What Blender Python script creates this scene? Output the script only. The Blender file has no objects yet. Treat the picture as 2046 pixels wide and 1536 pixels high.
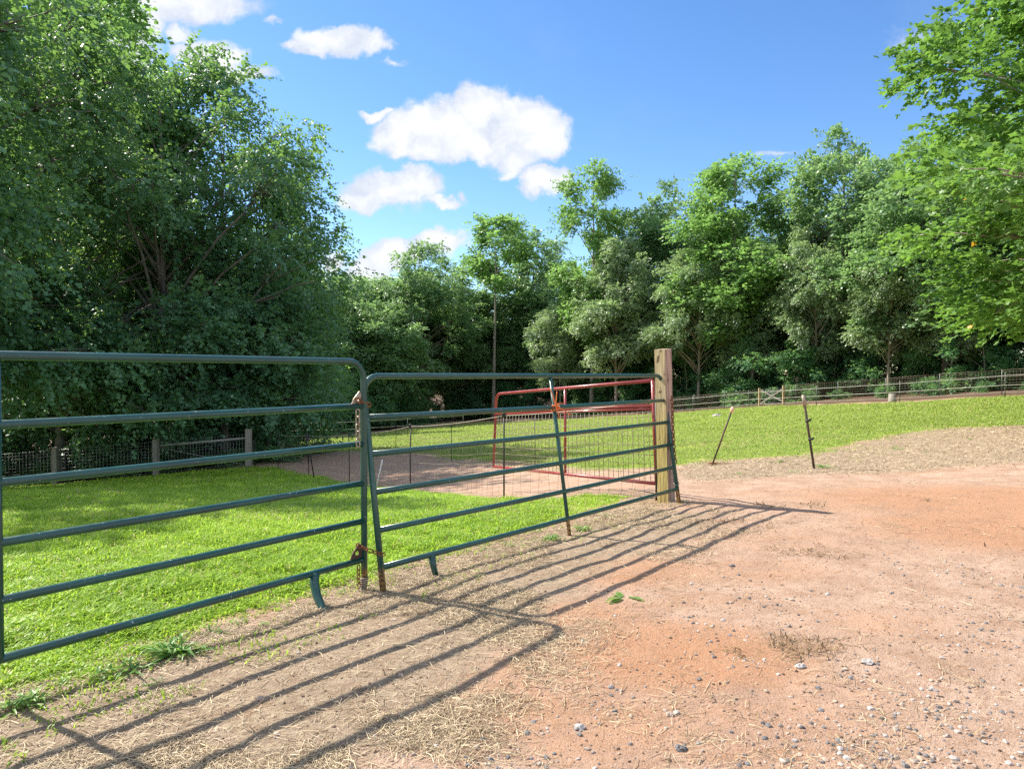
import bpy, math, random
import numpy as np
from mathutils import Vector, Matrix
C = bpy.context.scene
COL = C.collection
PI = math.pi
rad = math.radians

# ------------------------------------------------------------------ camera
F_PX, CX, CY, HZ = 1364.0, 1023.0, 768.0, 745.0     # photograph: focal length, centre and horizon row
EYE = np.array([0.0, 0.0, 1.35])
PITCH = math.atan((CY - HZ) / F_PX)
cd = bpy.data.cameras.new('camera'); cam = bpy.data.objects.new('camera', cd); COL.objects.link(cam)
cam.location = EYE; cam.rotation_euler = (PI/2 - PITCH, 0, 0)
cd.sensor_width = 36.0; cd.lens = 36.0*F_PX/2046.0; cd.clip_start = 0.05; cd.clip_end = 3000
C.camera = cam

# ------------------------------------------------------------------ light
SUN_EL, SUN_AZ = rad(45.0), rad(-60.0)               # azimuth clockwise from +Y (straight ahead)
sund = Vector((math.sin(SUN_AZ)*math.cos(SUN_EL), math.cos(SUN_AZ)*math.cos(SUN_EL), math.sin(SUN_EL)))
sl = bpy.data.lights.new('sun', 'SUN'); so = bpy.data.objects.new('sun', sl); COL.objects.link(so)
sl.energy = 5.0; sl.angle = rad(0.5); sl.color = (1.0, 0.94, 0.84)
so.rotation_euler = sund.to_track_quat('Z', 'Y').to_euler(); so.location = sund*50
C.view_settings.view_transform = 'Standard'; C.view_settings.look = 'None'
C.view_settings.gamma = 1.0; C.view_settings.use_curve_mapping = False
C.view_settings.exposure = 1.0
C.cycles.max_bounces = 9; C.cycles.diffuse_bounces = 5; C.cycles.glossy_bounces = 2
C.cycles.transmission_bounces = 6; C.cycles.transparent_max_bounces = 4
C.cycles.use_denoising = False
C.render.film_transparent = False

def ray(x, y):
    """direction through a photograph pixel, per metre of depth along +Y"""
    a, b = (x-CX)/F_PX, -(y-CY)/F_PX
    c, s = math.cos(PITCH), math.sin(PITCH)
    d = np.array([a, c + b*s, -s + b*c]); return d/d[1]
def at(x, y, Y): return EYE + ray(x, y)*Y

class NT:
    def __init__(s, tree): s.t = tree; s.n = tree.nodes; s.l = tree.links
    def new(s, typ, **kw):
        n = s.n.new(typ)
        for k, v in kw.items():
            setattr(n, k, v)
        return n
    def set(s, sock, v):
        if isinstance(v, bpy.types.NodeSocket): s.l.new(v, sock)
        elif v is not None: sock.default_value = v
    def math(s, op, a, b=None, c=None, clamp=False):
        n = s.new('ShaderNodeMath', operation=op); n.use_clamp = clamp
        s.set(n.inputs[0], a); s.set(n.inputs[1], b)
        if c is not None: s.set(n.inputs[2], c)
        return n.outputs[0]
    def vmath(s, op, a, b=None):
        n = s.new('ShaderNodeVectorMath', operation=op); s.set(n.inputs[0], a); s.set(n.inputs[1], b)
        return n.outputs['Value'] if op in ('LENGTH', 'DOT_PRODUCT') else n.outputs[0]
    def noise(s, vec, scale, detail=4, rough=0.55, out='Fac', dist=0.0):
        n = s.new('ShaderNodeTexNoise'); s.set(n.inputs['Vector'], vec); n.inputs['Scale'].default_value = scale
        n.inputs['Detail'].default_value = detail; n.inputs['Roughness'].default_value = rough; n.inputs['Distortion'].default_value = dist
        return n.outputs[out]
    def mapr(s, v, a, b, c=0.0, d=1.0, smooth=True):
        n = s.new('ShaderNodeMapRange'); n.interpolation_type = 'SMOOTHSTEP' if smooth else 'LINEAR'
        s.set(n.inputs[0], v)
        for i, q in enumerate((a, b, c, d)): s.set(n.inputs[1+i], q)
        return n.outputs[0]
    def mix(s, fac, a, b, typ='MIX'):
        n = s.new('ShaderNodeMix', data_type='RGBA', blend_type=typ); n.clamp_factor = True
        s.set(n.inputs[0], fac)
        for i, v in ((6, a), (7, b)):
            s.set(n.inputs[i], (*v, 1.0) if isinstance(v, tuple) and len(v) == 3 else v)
        return n.outputs[2]
    def attr(s, name, out='Fac'):
        n = s.new('ShaderNodeAttribute', attribute_name=name); return n.outputs[out]

# ------------------------------------------------------------------ sky
w = bpy.data.worlds.new('World'); C.world = w; w.use_nodes = True
T = NT(w.node_tree); T.n.clear()
sky = T.new('ShaderNodeTexSky', sky_type='NISHITA'); sky.sun_disc = False
sky.sun_elevation = SUN_EL; sky.sun_rotation = SUN_AZ % (2*PI); sky.altitude = 300; sky.air_density = 1.0; sky.dust_density = 0.15; sky.ozone_density = 2.0
hsv = T.new('ShaderNodeHueSaturation'); T.l.new(sky.outputs[0], hsv.inputs['Color']); hsv.inputs['Saturation'].default_value = 1.22; hsv.inputs['Hue'].default_value = 0.505; hsv.inputs['Value'].default_value = 1.0
bg1 = T.new('ShaderNodeBackground'); T.l.new(hsv.outputs[0], bg1.inputs[0]); bg1.inputs[1].default_value = 0.115
tc = T.new('ShaderNodeTexCoord'); sep = T.new('ShaderNodeSeparateXYZ'); T.l.new(tc.outputs['Generated'], sep.inputs[0])
yy = T.math('MAXIMUM', sep.outputs[1], 0.02)
comb = T.new('ShaderNodeCombineXYZ'); T.l.new(T.math('DIVIDE', sep.outputs[0], yy), comb.inputs[0]); T.l.new(T.math('DIVIDE', sep.outputs[2], yy), comb.inputs[1])
P0 = comb.outputs[0]                                  # gnomonic direction: east/north, up/north
nz = T.noise(P0, 5.5, 5, 0.55, 'Color'); nz2 = T.noise(P0, 20.0, 6, 0.62, 'Color')
off = T.vmath('ADD', T.vmath('MULTIPLY', T.vmath('SUBTRACT', nz, (0.5, 0.5, 0.5)), (0.07, 0.05, 0)),
              T.vmath('MULTIPLY', T.vmath('SUBTRACT', nz2, (0.5, 0.5, 0.5)), (0.06, 0.05, 0)))
PW = T.vmath('ADD', P0, off)
# clouds: centre x, y, half width, half height (photograph pixels -> directions), density
CL = [(870,262,120,58,1),(958,232,70,50,1),(1040,255,80,58,1),(1070,285,55,38,.95),(800,272,60,45,.95),(850,300,90,26,.9),(960,290,110,32,.95),(1035,325,55,26,.6),(1018,345,34,12,.45),(1110,290,26,10,.5),
      (1092,362,52,28,1), (765,388,88,40,1),(815,372,62,36,.95),(720,410,58,26,.8),(880,403,45,12,.6),(920,390,16,12,.4),(750,221,34,13,.8),
      (668,82,80,32,.95),(600,92,50,12,.6),(745,84,40,20,.65),(640,100,60,16,.7),(790,120,30,9,.3),
      (425,118,60,40,.85),(490,150,60,16,.55),(375,98,40,24,.7),(310,4,200,40,.9),(265,48,62,46,.95),(355,58,28,20,.55),(160,110,160,80,.8),(540,35,16,8,.4),
      (785,515,62,38,.95),(875,485,60,28,.9),(740,550,48,44,.9),(668,520,34,24,.6),(640,560,60,40,.35),
      (1560,306,46,9,.28),(1840,80,90,40,.20),(330,320,90,100,.7),(60,300,100,100,.5)]
field = None
for (x, y, a, b, k) in CL:
    d = ray(x, y); u, v = d[0], d[2]
    q = T.vmath('MULTIPLY', T.vmath('SUBTRACT', PW, (u, v, 0)), (F_PX/a, F_PX/b, 0))
    f = T.math('MULTIPLY', T.math('SUBTRACT', 1.25, T.vmath('LENGTH', q)), k)
    field = f if field is None else T.math('MAXIMUM', field, f)
fine = T.noise(P0, 48.0, 6, 0.66)
field = T.math('ADD', field, T.math('MULTIPLY', T.math('SUBTRACT', fine, 0.5), 0.35))
front = T.mapr(sep.outputs[1], 0.05, 0.12)
mask = T.math('MULTIPLY', T.mapr(field, 0.03, 0.44), front)
mask = T.math('MULTIPLY', mask, 0.97)
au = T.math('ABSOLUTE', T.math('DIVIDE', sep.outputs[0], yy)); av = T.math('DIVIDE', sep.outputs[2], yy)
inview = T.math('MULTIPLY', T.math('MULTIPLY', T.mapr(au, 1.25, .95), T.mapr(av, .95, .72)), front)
fill_clouds = T.mapr(T.noise(tc.outputs['Generated'], 2.6, 6, .58), .41, .56)  # unseen noise clouds outside the view, added as white fill light
mask = T.math('MAXIMUM', mask, T.math('MULTIPLY', T.math('MULTIPLY', fill_clouds, T.math('SUBTRACT', 1.0, inview)), .95))
haze_n = T.math('MULTIPLY', T.mapr(T.noise(P0, 3.0, 5, .6), .5, .8), 0.10)
shade = T.mapr(T.math('ADD', T.math('MULTIPLY', T.noise(PW, 16.0, 6, .62), 1.1), T.math('MULTIPLY', field, 0.30)), 0.45, 0.92)
ccol = T.mix(shade, (0.58, 0.64, 0.76), (0.88, 0.89, 0.90))
bg2 = T.new('ShaderNodeBackground'); T.l.new(ccol, bg2.inputs[0]); T.l.new(T.mapr(inview, 0.0, 1.0, 0.95, 0.60, False), bg2.inputs[1])  # added clouds out of view glow brighter to lift the shade
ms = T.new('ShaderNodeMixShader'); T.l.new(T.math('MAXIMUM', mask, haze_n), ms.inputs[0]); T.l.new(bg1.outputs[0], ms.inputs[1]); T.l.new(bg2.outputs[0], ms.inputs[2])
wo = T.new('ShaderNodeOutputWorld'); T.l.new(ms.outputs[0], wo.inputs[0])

# ------------------------------------------------------------------ helpers
rng = np.random.default_rng(7)
def _hash(ix, iy, seed):
    h = (ix.astype(np.int64)*374761393 + iy.astype(np.int64)*668265263 + seed*974711) & 0x7fffffff
    h = ((h ^ (h >> 13))*1274126177) & 0x7fffffff
    return ((h ^ (h >> 16)) & 0xffff)/65535.0
def vnoise(x, y, seed=0):
    x = np.asarray(x, float); y = np.asarray(y, float)
    ix, iy = np.floor(x), np.floor(y); fx, fy = x-ix, y-iy
    fx = fx*fx*(3-2*fx); fy = fy*fy*(3-2*fy)
    a = _hash(ix, iy, seed); b = _hash(ix+1, iy, seed); c = _hash(ix, iy+1, seed); d = _hash(ix+1, iy+1, seed)
    return (a*(1-fx)+b*fx)*(1-fy) + (c*(1-fx)+d*fx)*fy
def fbm(x, y, f, oct=4, seed=0):
    s, a, t = 0.0, 1.0, 0.0
    for i in range(oct):
        s = s + a*vnoise(np.asarray(x)*f+i*17.3, np.asarray(y)*f-i*9.1, seed+i); t += a; a *= .5; f *= 2.03
    return s/t
def sstep(v, a, b):
    t = np.clip((v-a)/(b-a), 0, 1); return t*t*(3-2*t)

# terrain: thin plate through surveyed heights
PTS = np.array([(-6,0,0),(0,0,0),(6,0,.02),(-5,3,0.0),(0,5,0),(5,5,.02),(1.7,7.1,0),(-3,6,-.08),(8,8,.05),
 (2,9,-.12),(-.1,9.9,-.44),(-1.9,12.8,-.88),(-3.9,16.5,-1.26),(-7.4,21.7,-1.75),(-9,23,-1.86),(-11.6,22.3,-2.04),(-14.7,22,-2.26),(-18,21.5,-2.5),
 (5.1,11.4,-.23),(3.36,11.4,-.25),(10,14,-.02),(14,17,.05),(25,35,.07),(22.4,39,-.34),(19.6,43.6,-.73),(16.8,48.1,-1.12),(14,52.8,-1.71),(8.5,62,-2.7),(3,71,-3.6),
 (-1.9,21.4,-1.43),(-4.6,27,-1.85),(.49,16,-.84),(-14.8,44,-3.1),(-6,55,-3.4),(6,30,-1.3),(12,28,-.7),
 (-60,20,-4),(-60,100,-6),(0,140,-6),(70,110,1),(70,0,2),(0,-40,.5),(-50,-40,-.8),(70,-40,1.5),(30,12,.5),(36,40,.9),(-12,8,-.5),(-20,8,-1.1),(-9,14,-1.1),(-6,9,-.32)], float)
def _U(r2): return r2*np.log(r2+1e-9)*.5
_n = len(PTS); _K = _U(((PTS[:,None,:2]-PTS[None,:,:2])**2).sum(-1)) + np.eye(_n)*4.0
_A = np.zeros((_n+3, _n+3)); _A[:_n,:_n] = _K; _A[:_n,_n] = 1; _A[:_n,_n+1:] = PTS[:,:2]; _A[_n,:_n] = 1; _A[_n+1:,:_n] = PTS[:,:2].T
_W = np.linalg.solve(_A, np.r_[PTS[:,2], 0, 0, 0])
def base_z(x, y):
    x = np.asarray(x, float); y = np.asarray(y, float)
    cx, cy = np.clip(x, -70, 75), np.clip(y, -42, 130)
    z = _W[_n] + _W[_n+1]*cx + _W[_n+2]*cy
    for i in range(_n): z = z + _W[i]*_U((cx-PTS[i,0])**2+(cy-PTS[i,1])**2)
    return z
def relief(x, y):
    d = np.hypot(x, y); near = 1-sstep(d, 9, 18)
    r = (fbm(x, y, 1.1, 3, 3)-.5)*.045*near + (fbm(x, y, 4.5, 3, 5)-.5)*.020*near + (fbm(x, y, .35, 3, 9)-.5)*.16*sstep(d, 4, 14)
    return r
def ground_z(x, y): return base_z(x, y) + relief(x, y)
def gz(x, y): return float(ground_z(np.array([x]), np.array([y]))[0])
def on_ground(x, y):
    """where the line of sight through a photograph pixel meets the terrain"""
    d = ray(x, y); Y = np.concatenate([np.arange(1.2, 20, .02), np.arange(20, 130, .1)])
    P = EYE[None] + d[None]*Y[:,None]
    h = P[:,2]-base_z(P[:,0], P[:,1]); k = int(np.argmax(h < 0)) if (h < 0).any() else len(Y)-1
    return P[k]
def poly_px(pts): return np.array([on_ground(*p)[:2] for p in pts])
def sdist(x, y, poly):
    """signed distance to a polygon, positive inside"""
    x = np.asarray(x, float); y = np.asarray(y, float); d = np.full(x.shape, 1e9); ins = np.zeros(x.shape, bool)
    n = len(poly)
    for i in range(n):
        a, b = poly[i], poly[(i+1) % n]; e = b-a
        t = np.clip(((x-a[0])*e[0]+(y-a[1])*e[1])/max(e@e, 1e-9), 0, 1)
        d = np.minimum(d, np.hypot(x-a[0]-t*e[0], y-a[1]-t*e[1]))
        if a[1] != b[1]:
            c = ((a[1] > y) != (b[1] > y)) & (x < (b[0]-a[0])*(y-a[1])/(b[1]-a[1])+a[0]); ins ^= c
    return np.where(ins, d, -d)

class MB:
    def __init__(s): s.V = []; s.F = {}; s.n = 0; s.A = []
    def add(s, V, F, tint=0.5):
        V = np.asarray(V, float).reshape(-1, 3); F = np.asarray(F, np.int64)
        s.F.setdefault(F.shape[1], []).append(F + s.n); s.V.append(V); s.n += len(V)
        t = np.asarray(tint, float); s.A.append(np.full(len(V), float(t)) if t.ndim == 0 else t)
        return s
    def tube(s, pts, r, n=8, closed=False, tint=0.5):
        P = np.asarray(pts, float); m = len(P); R = np.full(m, r) if np.isscalar(r) else np.asarray(r, float)
        if closed: Tn = np.roll(P, -1, 0)-np.roll(P, 1, 0)
        else: Tn = np.gradient(P, axis=0)
        Tn /= np.linalg.norm(Tn, axis=1, keepdims=True)+1e-12
        up = np.array([0, 0, 1.0]) if abs(Tn[0][2]) < .9 else np.array([1.0, 0, 0])
        u = np.cross(Tn[0], up); u /= np.linalg.norm(u); U = [u]
        for i in range(1, m):
            u = u - Tn[i]*(u@Tn[i]); u /= np.linalg.norm(u)+1e-12; U.append(u)
        U = np.array(U); W = np.cross(Tn, U); a = np.arange(n)*2*PI/n
        V = P[:,None] + R[:,None,None]*(U[:,None]*np.cos(a)[None,:,None] + W[:,None]*np.sin(a)[None,:,None])
        F = []
        for i in range(m if closed else m-1):
            j = (i+1) % m
            for k in range(n): F.append((i*n+k, i*n+(k+1) % n, j*n+(k+1) % n, j*n+k))
        b = s.n; s.add(V, F, tint)
        if not closed: s.F.setdefault(n, []).append(np.array([[b+k for k in range(n)][::-1], [b+(m-1)*n+k for k in range(n)]]))
        return s
    def box(s, c, size, M=None, tint=0.5):
        h = np.array(size)/2; V = np.array([(x, y, z) for x in (-1, 1) for y in (-1, 1) for z in (-1, 1)])*h
        if M is not None: V = V @ np.asarray(M).T
        return s.add(V+np.asarray(c), [(0,1,3,2),(4,6,7,5),(0,4,5,1),(2,3,7,6),(0,2,6,4),(1,5,7,3)], tint)
    def mesh(s, name, mat, origin=(0, 0, 0), smooth=True):
        V = np.concatenate(s.V) - np.asarray(origin, float)
        return raw_mesh(name, V, [np.concatenate(f) for f in s.F.values()], mat, {'tint': np.concatenate(s.A)}, smooth)
    def build(s, name, mat, parent=None, origin=(0, 0, 0), smooth=True):
        o = bpy.data.objects.new(name, s.mesh(name, mat, origin, smooth)); COL.objects.link(o)
        if parent is not None: o.parent = parent
        else: o.location = origin
        return o
def raw_mesh(name, V, faces, mat, attrs=None, smooth=True):
    me = bpy.data.meshes.new(name); V = np.asarray(V, np.float32)
    me.vertices.add(len(V)); me.vertices.foreach_set('co', V.ravel())
    tot = np.concatenate([np.full(len(f), f.shape[1]) for f in faces]); idx = np.concatenate([f.ravel() for f in faces])
    me.loops.add(len(idx)); me.loops.foreach_set('vertex_index', idx.astype(np.int32))
    me.polygons.add(len(tot)); st = np.r_[0, np.cumsum(tot)[:-1]]
    me.polygons.foreach_set('loop_start', st.astype(np.int32)); me.polygons.foreach_set('loop_total', tot.astype(np.int32))
    me.polygons.foreach_set('use_smooth', np.full(len(tot), smooth))
    me.update(calc_edges=True)
    for k, v in (attrs or {}).items():
        a = me.attributes.new(k, 'FLOAT', 'POINT'); a.data.foreach_set('value', np.asarray(v, np.float32))
    if mat: me.materials.append(mat)
    return me
def empty(name, loc, label=None, cat=None, group=None, rz=0.0, sc=1.0):
    o = bpy.data.objects.new(name, None); COL.objects.link(o); o.location = loc; o.rotation_euler = (0, 0, rz); o.scale = (sc, sc, sc)
    o.empty_display_size = .1
    return tag(o, label, cat, group)
def tag(o, label=None, cat=None, group=None, kind=None):
    for k, v in (('label', label), ('category', cat), ('group', group), ('kind', kind)):
        if v: o[k] = v
    return o

# ------------------------------------------------------------------ materials
def mat(name):
    m = bpy.data.materials.new(name); m.use_nodes = True; t = NT(m.node_tree); t.n.clear()
    o = t.new('ShaderNodeOutputMaterial'); b = t.new('ShaderNodeBsdfPrincipled'); t.l.new(b.outputs[0], o.inputs[0])
    return m, t, b, o
def simple(name, c1, c2, scale=8, rough=.6, metal=0.0, bump=0.0, spec=.4, stretch=None):
    m, t, b, o = mat(name); g = t.new('ShaderNodeTexCoord').outputs['Object']
    if stretch: g = t.vmath('MULTIPLY', g, stretch)
    f = t.noise(g, scale, 5, .6)
    t.l.new(t.mix(t.mapr(f, .35, .68), c1, c2), b.inputs['Base Color']); b.inputs['Roughness'].default_value = rough; b.inputs['Metallic'].default_value = metal
    b.inputs['Specular IOR Level'].default_value = spec
    if bump:
        bn = t.new('ShaderNodeBump'); bn.inputs['Strength'].default_value = bump; bn.inputs['Distance'].default_value = .01; t.l.new(t.noise(g, scale*4, 5, .6), bn.inputs['Height']); t.l.new(bn.outputs[0], b.inputs['Normal'])
    return m
def leafmat(name, dark, light, trans, tf=.35, rough=.5, odd=None, spec=.35):
    m, t, b, o = mat(name); k = t.attr('tint')
    ob = t.new('ShaderNodeObjectInfo').outputs['Random']
    c = t.mix(k, dark, light)
    if odd: c = t.mix(t.mapr(k, .985, .99), c, odd)
    h = t.new('ShaderNodeHueSaturation'); t.l.new(c, h.inputs['Color']); t.l.new(t.mapr(ob, 0, 1, .485, .515, False), h.inputs['Hue']); t.l.new(t.mapr(ob, 0, 1, 1.12, .88, False), h.inputs['Value'])
    t.l.new(h.outputs[0], b.inputs['Base Color']); b.inputs['Roughness'].default_value = rough; b.inputs['Specular IOR Level'].default_value = spec
    tr = t.new('ShaderNodeBsdfTranslucent'); ct = t.mix(k, tuple(q*.75 for q in trans), trans)
    if odd: ct = t.mix(t.mapr(k, .985, .99), ct, tuple(q*1.2 for q in odd))
    t.l.new(ct, tr.inputs[0])
    s = t.new('ShaderNodeMixShader'); s.inputs[0].default_value = tf; t.l.new(b.outputs[0], s.inputs[1]); t.l.new(tr.outputs[0], s.inputs[2]); t.l.new(s.outputs[0], o.inputs[0])
    return m
def paint(name, base, dark, chip, rust=None, low=None):
    """enamelled steel tube: worn scratches, pale flecks, rust toward the feet (object space height `low`)"""
    m, t, b, o = mat(name); g = t.new('ShaderNodeTexCoord').outputs['Object']
    c = t.mix(t.mapr(t.noise(g, 3.0, 5, .6), .35, .7), base, dark)
    fl = t.mapr(t.noise(g, 60, 3, .5),   .685, .73); c = t.mix(t.math('MULTIPLY', fl, .75), c, chip)
    ru = t.mapr(t.noise(g, 22, 5, .7), .66, .74); c = t.mix(t.math('MULTIPLY', ru, .5), c, rust or (.20, .07, .03))
    if low is not None:
        z = t.new('ShaderNodeSeparateXYZ'); t.l.new(g, z.inputs[0]); n1 = t.noise(g, 30, 4, .65)
        k = t.mapr(t.math('ADD', z.outputs[2], t.math('MULTIPLY', t.math('SUBTRACT', n1, .5), .14)), low, low-.06)
        yl = t.mix(t.mapr(t.noise(g, 45, 4, .7), .42, .58), (.36, .22, .07), (.07, .05, .035)); c = t.mix(k, c, yl)
    t.l.new(c, b.inputs['Base Color']); b.inputs['Coat Weight'].default_value = .4; b.inputs['Coat IOR'].default_value = 1.5; b.inputs['Coat Roughness'].default_value = .06; b.inputs['Specular IOR Level'].default_value = .45
    t.l.new(t.mapr(t.noise(g, 15, 4, .6), .3, .7, .26, .50), b.inputs['Roughness'])
    bn = t.new('ShaderNodeBump'); bn.inputs['Strength'].default_value = .12; bn.inputs['Distance'].default_value = .004; t.l.new(t.noise(g, 40, 4, .6), bn.inputs['Height']); t.l.new(bn.outputs[0], b.inputs['Normal'])
    return m
M = {}
M['green'] = paint('green_enamel', (.006, .070, .056), (.004, .046, .040), (.35, .42, .40))
M['green_post'] = paint('green_enamel_post', (.006, .070, .054), (.004, .046, .039), (.35, .42, .40), low=.17)
M['red'] = paint('red_enamel', (.30, .035, .032), (.22, .022, .022), (.6, .4, .38))
M['rust'] = simple('rusty_steel', (.16, .055, .025), (.30, .12, .05), 60, .8, .2, .3)
M['zinc'] = simple('weathered_zinc', (.42, .38, .30), (.20, .13, .08), 50, .5, .5, .1)
M['galv'] = simple('galvanised_wire', (.40, .40, .39), (.26, .25, .23), 9, .5, .6)
M['wirebrown'] = simple('weathered_mesh', (.20, .15, .10), (.32, .27, .20), 9, .6, .3)
M['twine'] = simple('pale_twine', (.72, .66, .52), (.6, .5, .36), 40, .8)
M['orange'] = simple('orange_twine', (.75, .16, .03), (.8, .25, .08), 40, .7)
M['tape'] = simple('pale_rail_tape', (.38, .35, .30), (.27, .25, .21), 5, .4)
M['darkpost'] = simple('dark_plastic', (.018, .018, .017), (.035, .03, .026), 20, .55)
M['steelgreen'] = simple('dark_green_steel', (.07, .09, .07), (.12, .12, .10), 10, .55, .2)
M['rustpost'] = simple('rusty_post', (.10, .05, .03), (.06, .055, .045), 12, .7, .2, .2, stretch=(1, 1, .3))
M['white'] = simple('white_plastic', (.75, .72, .68), (.62, .56, .5), 12, .5)
M['greywood'] = simple('weathered_grey_timber', (.33, .29, .24), (.22, .19, .16), 6, .85, 0, .5, stretch=(6, 6, .6))
M['yellowwood'] = simple('tan_timber', (.42, .32, .16), (.30, .22, .11), 6, .8, 0, .4, stretch=(6, 6, .6))
M['bark'] = simple('bark', (.10, .075, .055), (.20, .16, .125), 5, .9, 0, .8, stretch=(3, 3, .6))
M['palebark'] = simple('pale_bark', (.26, .215, .17), (.36, .31, .25), 4, .85, 0, .5, stretch=(3, 3, .5))
M['greybark'] = simple('smooth_grey_bark', (.15, .14, .125), (.24, .225, .20), 3, .85, 0, .3)
M['stone'] = simple('stone', (.30, .28, .26), (.5, .46, .42), 40, .85, 0, .4)
# worn gate post: greenish treated face, cracks and knots
m, t, b, o = mat('gatepost_timber'); g = t.new('ShaderNodeTexCoord').outputs['Object']; M['post'] = m
gs = t.vmath('MULTIPLY', g, (9, 9, .9)); n1 = t.noise(gs, 3.2, 6, .65, dist=.6)
c = t.mix(t.mapr(n1, .3, .7), (.34, .255, .13), (.54, .43, .26)); nx = t.new('ShaderNodeSeparateXYZ'); t.l.new(t.new('ShaderNodeNewGeometry').outputs['Normal'], nx.inputs[0])
pz = t.new('ShaderNodeSeparateXYZ'); t.l.new(g, pz.inputs[0])
c = t.mix(t.math('MULTIPLY', t.mapr(t.math('ADD', pz.outputs[2], t.math('MULTIPLY', t.math('SUBTRACT', n1, .5), .5)), 1.15, .75), .75), c, (.40, .31, .075))
c = t.mix(t.mapr(nx.outputs[0], -.2, .3), c, t.mix(t.mapr(n1, .3, .7), (.34, .215, .15), (.52, .37, .28)))
c = t.mix(t.math('MULTIPLY', t.mapr(t.noise(t.vmath('MULTIPLY', g, (30, 30, .8)), 3, 4, .6), .54, .62), .85), c, (.10, .06, .03))
c = t.mix(t.math('MULTIPLY', t.mapr(t.noise(t.vmath('MULTIPLY', g, (1, 1, .45)), 11, 2, .5), .64, .70), .85), c, (.06, .03, .015))
t.l.new(c, b.inputs['Base Color']); b.inputs['Roughness'].default_value = .85
bn = t.new('ShaderNodeBump'); bn.inputs['Strength'].default_value = .9; bn.inputs['Distance'].default_value = .01; t.l.new(n1, bn.inputs['Height']); t.l.new(bn.outputs[0], b.inputs['Normal'])

M['beech'] = leafmat('beech_leaf', (.050, .148, .092), (.155, .305, .160), (.29, .51, .10), .40, .46, spec=.4)
M['oak'] = leafmat('oak_leaf', (.090, .190, .085), (.230, .370, .175), (.34, .54, .17), .48, .38, spec=.7)
M['pale'] = leafmat('pale_leaf', (.160, .255, .130), (.380, .470, .280), (.40, .56, .20), .45, .40, spec=.7)
M['poplar'] = leafmat('poplar_leaf', (.085, .195, .060), (.210, .370, .105), (.34, .58, .14), .48, .38, spec=.6)
M['maple'] = leafmat('maple_leaf', (.065, .165, .040), (.170, .300, .085), (.27, .50, .08), .40, .42, odd=(.58, .34, .03), spec=.4)
M['under'] = leafmat('understory_leaf', (.080, .205, .100), (.170, .330, .150), (.30, .54, .14), .46, .42, spec=.5)
M['grass'] = leafmat('grass_blade', (.14, .26, .020), (.47, .62, .075), (.56, .78, .08), .46, .42, odd=(.56, .46, .24), spec=.35)
M['pasture'] = leafmat('pasture_blade', (.19, .28, .055), (.40, .47, .14), (.46, .60, .12), .42, .5, odd=(.55, .44, .25), spec=.2)
M['weed'] = leafmat('weed_leaf', (.10, .22, .045), (.20, .34, .08), (.30, .52, .08), .40, .4)
m, t, b, o = mat('straw'); M['straw'] = m; k = t.attr('tint'); c = t.mix(k, (.12, .07, .035), (.68, .53, .32)); t.l.new(c, b.inputs['Base Color']); b.inputs['Roughness'].default_value = .6
m, t, b, o = mat('hay'); M['hay'] = m; k = t.attr('tint'); t.l.new(t.mix(k, (.07, .038, .016), (.34, .22, .10)), b.inputs['Base Color']); b.inputs['Roughness'].default_value = .7
m, t, b, o = mat('clod'); M['clod'] = m; k = t.attr('tint'); t.l.new(t.mix(k, (.085, .05, .03), (.42, .28, .19)), b.inputs['Base Color']); b.inputs['Roughness'].default_value = .9
m, t, b, o = mat('pebble'); M['pebble'] = m; k = t.attr('tint')
rp = t.new('ShaderNodeValToRGB'); t.l.new(k, rp.inputs[0]); e = rp.color_ramp.elements
e[0].position = 0; e[0].color = (.085, .08, .078, 1); e[1].position = 1; e[1].color = (.40, .36, .32, 1)
for p_, c_ in ((.35, (.19, .18, .175, 1)), (.55, (.34, .25, .19, 1)), (.72, (.42, .30, .22, 1)), (.85, (.38, .35, .32, 1))):
    q = e.new(p_); q.color = c_
t.l.new(rp.outputs[0], b.inputs['Base Color']); b.inputs['Roughness'].default_value = .75

# ground: clay, grass thatch, forest litter, blended by what grows there
m, t, b, o = mat('ground_cover'); M['ground'] = m
g = t.new('ShaderNodeTexCoord').outputs['Object']
nA = t.noise(g, .8, 5, .6); nB = t.noise(g, 3.5, 6, .65); nC = t.noise(g, 22, 6, .7); nD = t.noise(g, 110, 4, .7)
redw = t.mapr(t.math('ADD', t.attr('red'), t.math('ADD', t.math('MULTIPLY', t.math('SUBTRACT', nB, .5), 1.5), t.math('MULTIPLY', t.math('SUBTRACT', nC, .5), .8))), .25, 1.1)
clay = t.mix(t.mapr(nB, .3, .72), (.345, .22, .150), (.47, .33, .242))
clay = t.mix(t.math('MULTIPLY', redw, .68), clay, t.mix(t.mapr(nC, .3, .7), (.37, .155, .065), (.43, .23, .12)))
clay = t.mix(t.math('MULTIPLY', t.mapr(nC, .50, .66), .60), clay, (.28, .16, .09))
clay = t.mix(t.math('MULTIPLY', t.mapr(t.noise(t.vmath('MULTIPLY', g, (.35, 2.2, 1)), 1.6, 6, .68), .52, .66), .45), clay, (.34, .18, .095))
clay = t.mix(t.math('MULTIPLY', t.mapr(nD, .54, .66), .60), clay, (.20, .115, .07))
clay = t.mix(t.math('MULTIPLY', t.mapr(nD, .40, .28), .30), clay, (.62, .47, .37))
th = t.mapr(t.math('ADD', t.attr('thatch'), t.math('MULTIPLY', t.math('SUBTRACT', nC, .5), .9)), .25, .8)
thc = t.mix(t.mapr(nC, .3, .7), (.20, .145, .09), (.41, .325, .225)); thc = t.mix(t.math('MULTIPLY', t.mapr(nD, .5, .66), .7), thc, (.14, .09, .05))
c = t.mix(t.math('MULTIPLY', th, .85), clay, thc)
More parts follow.
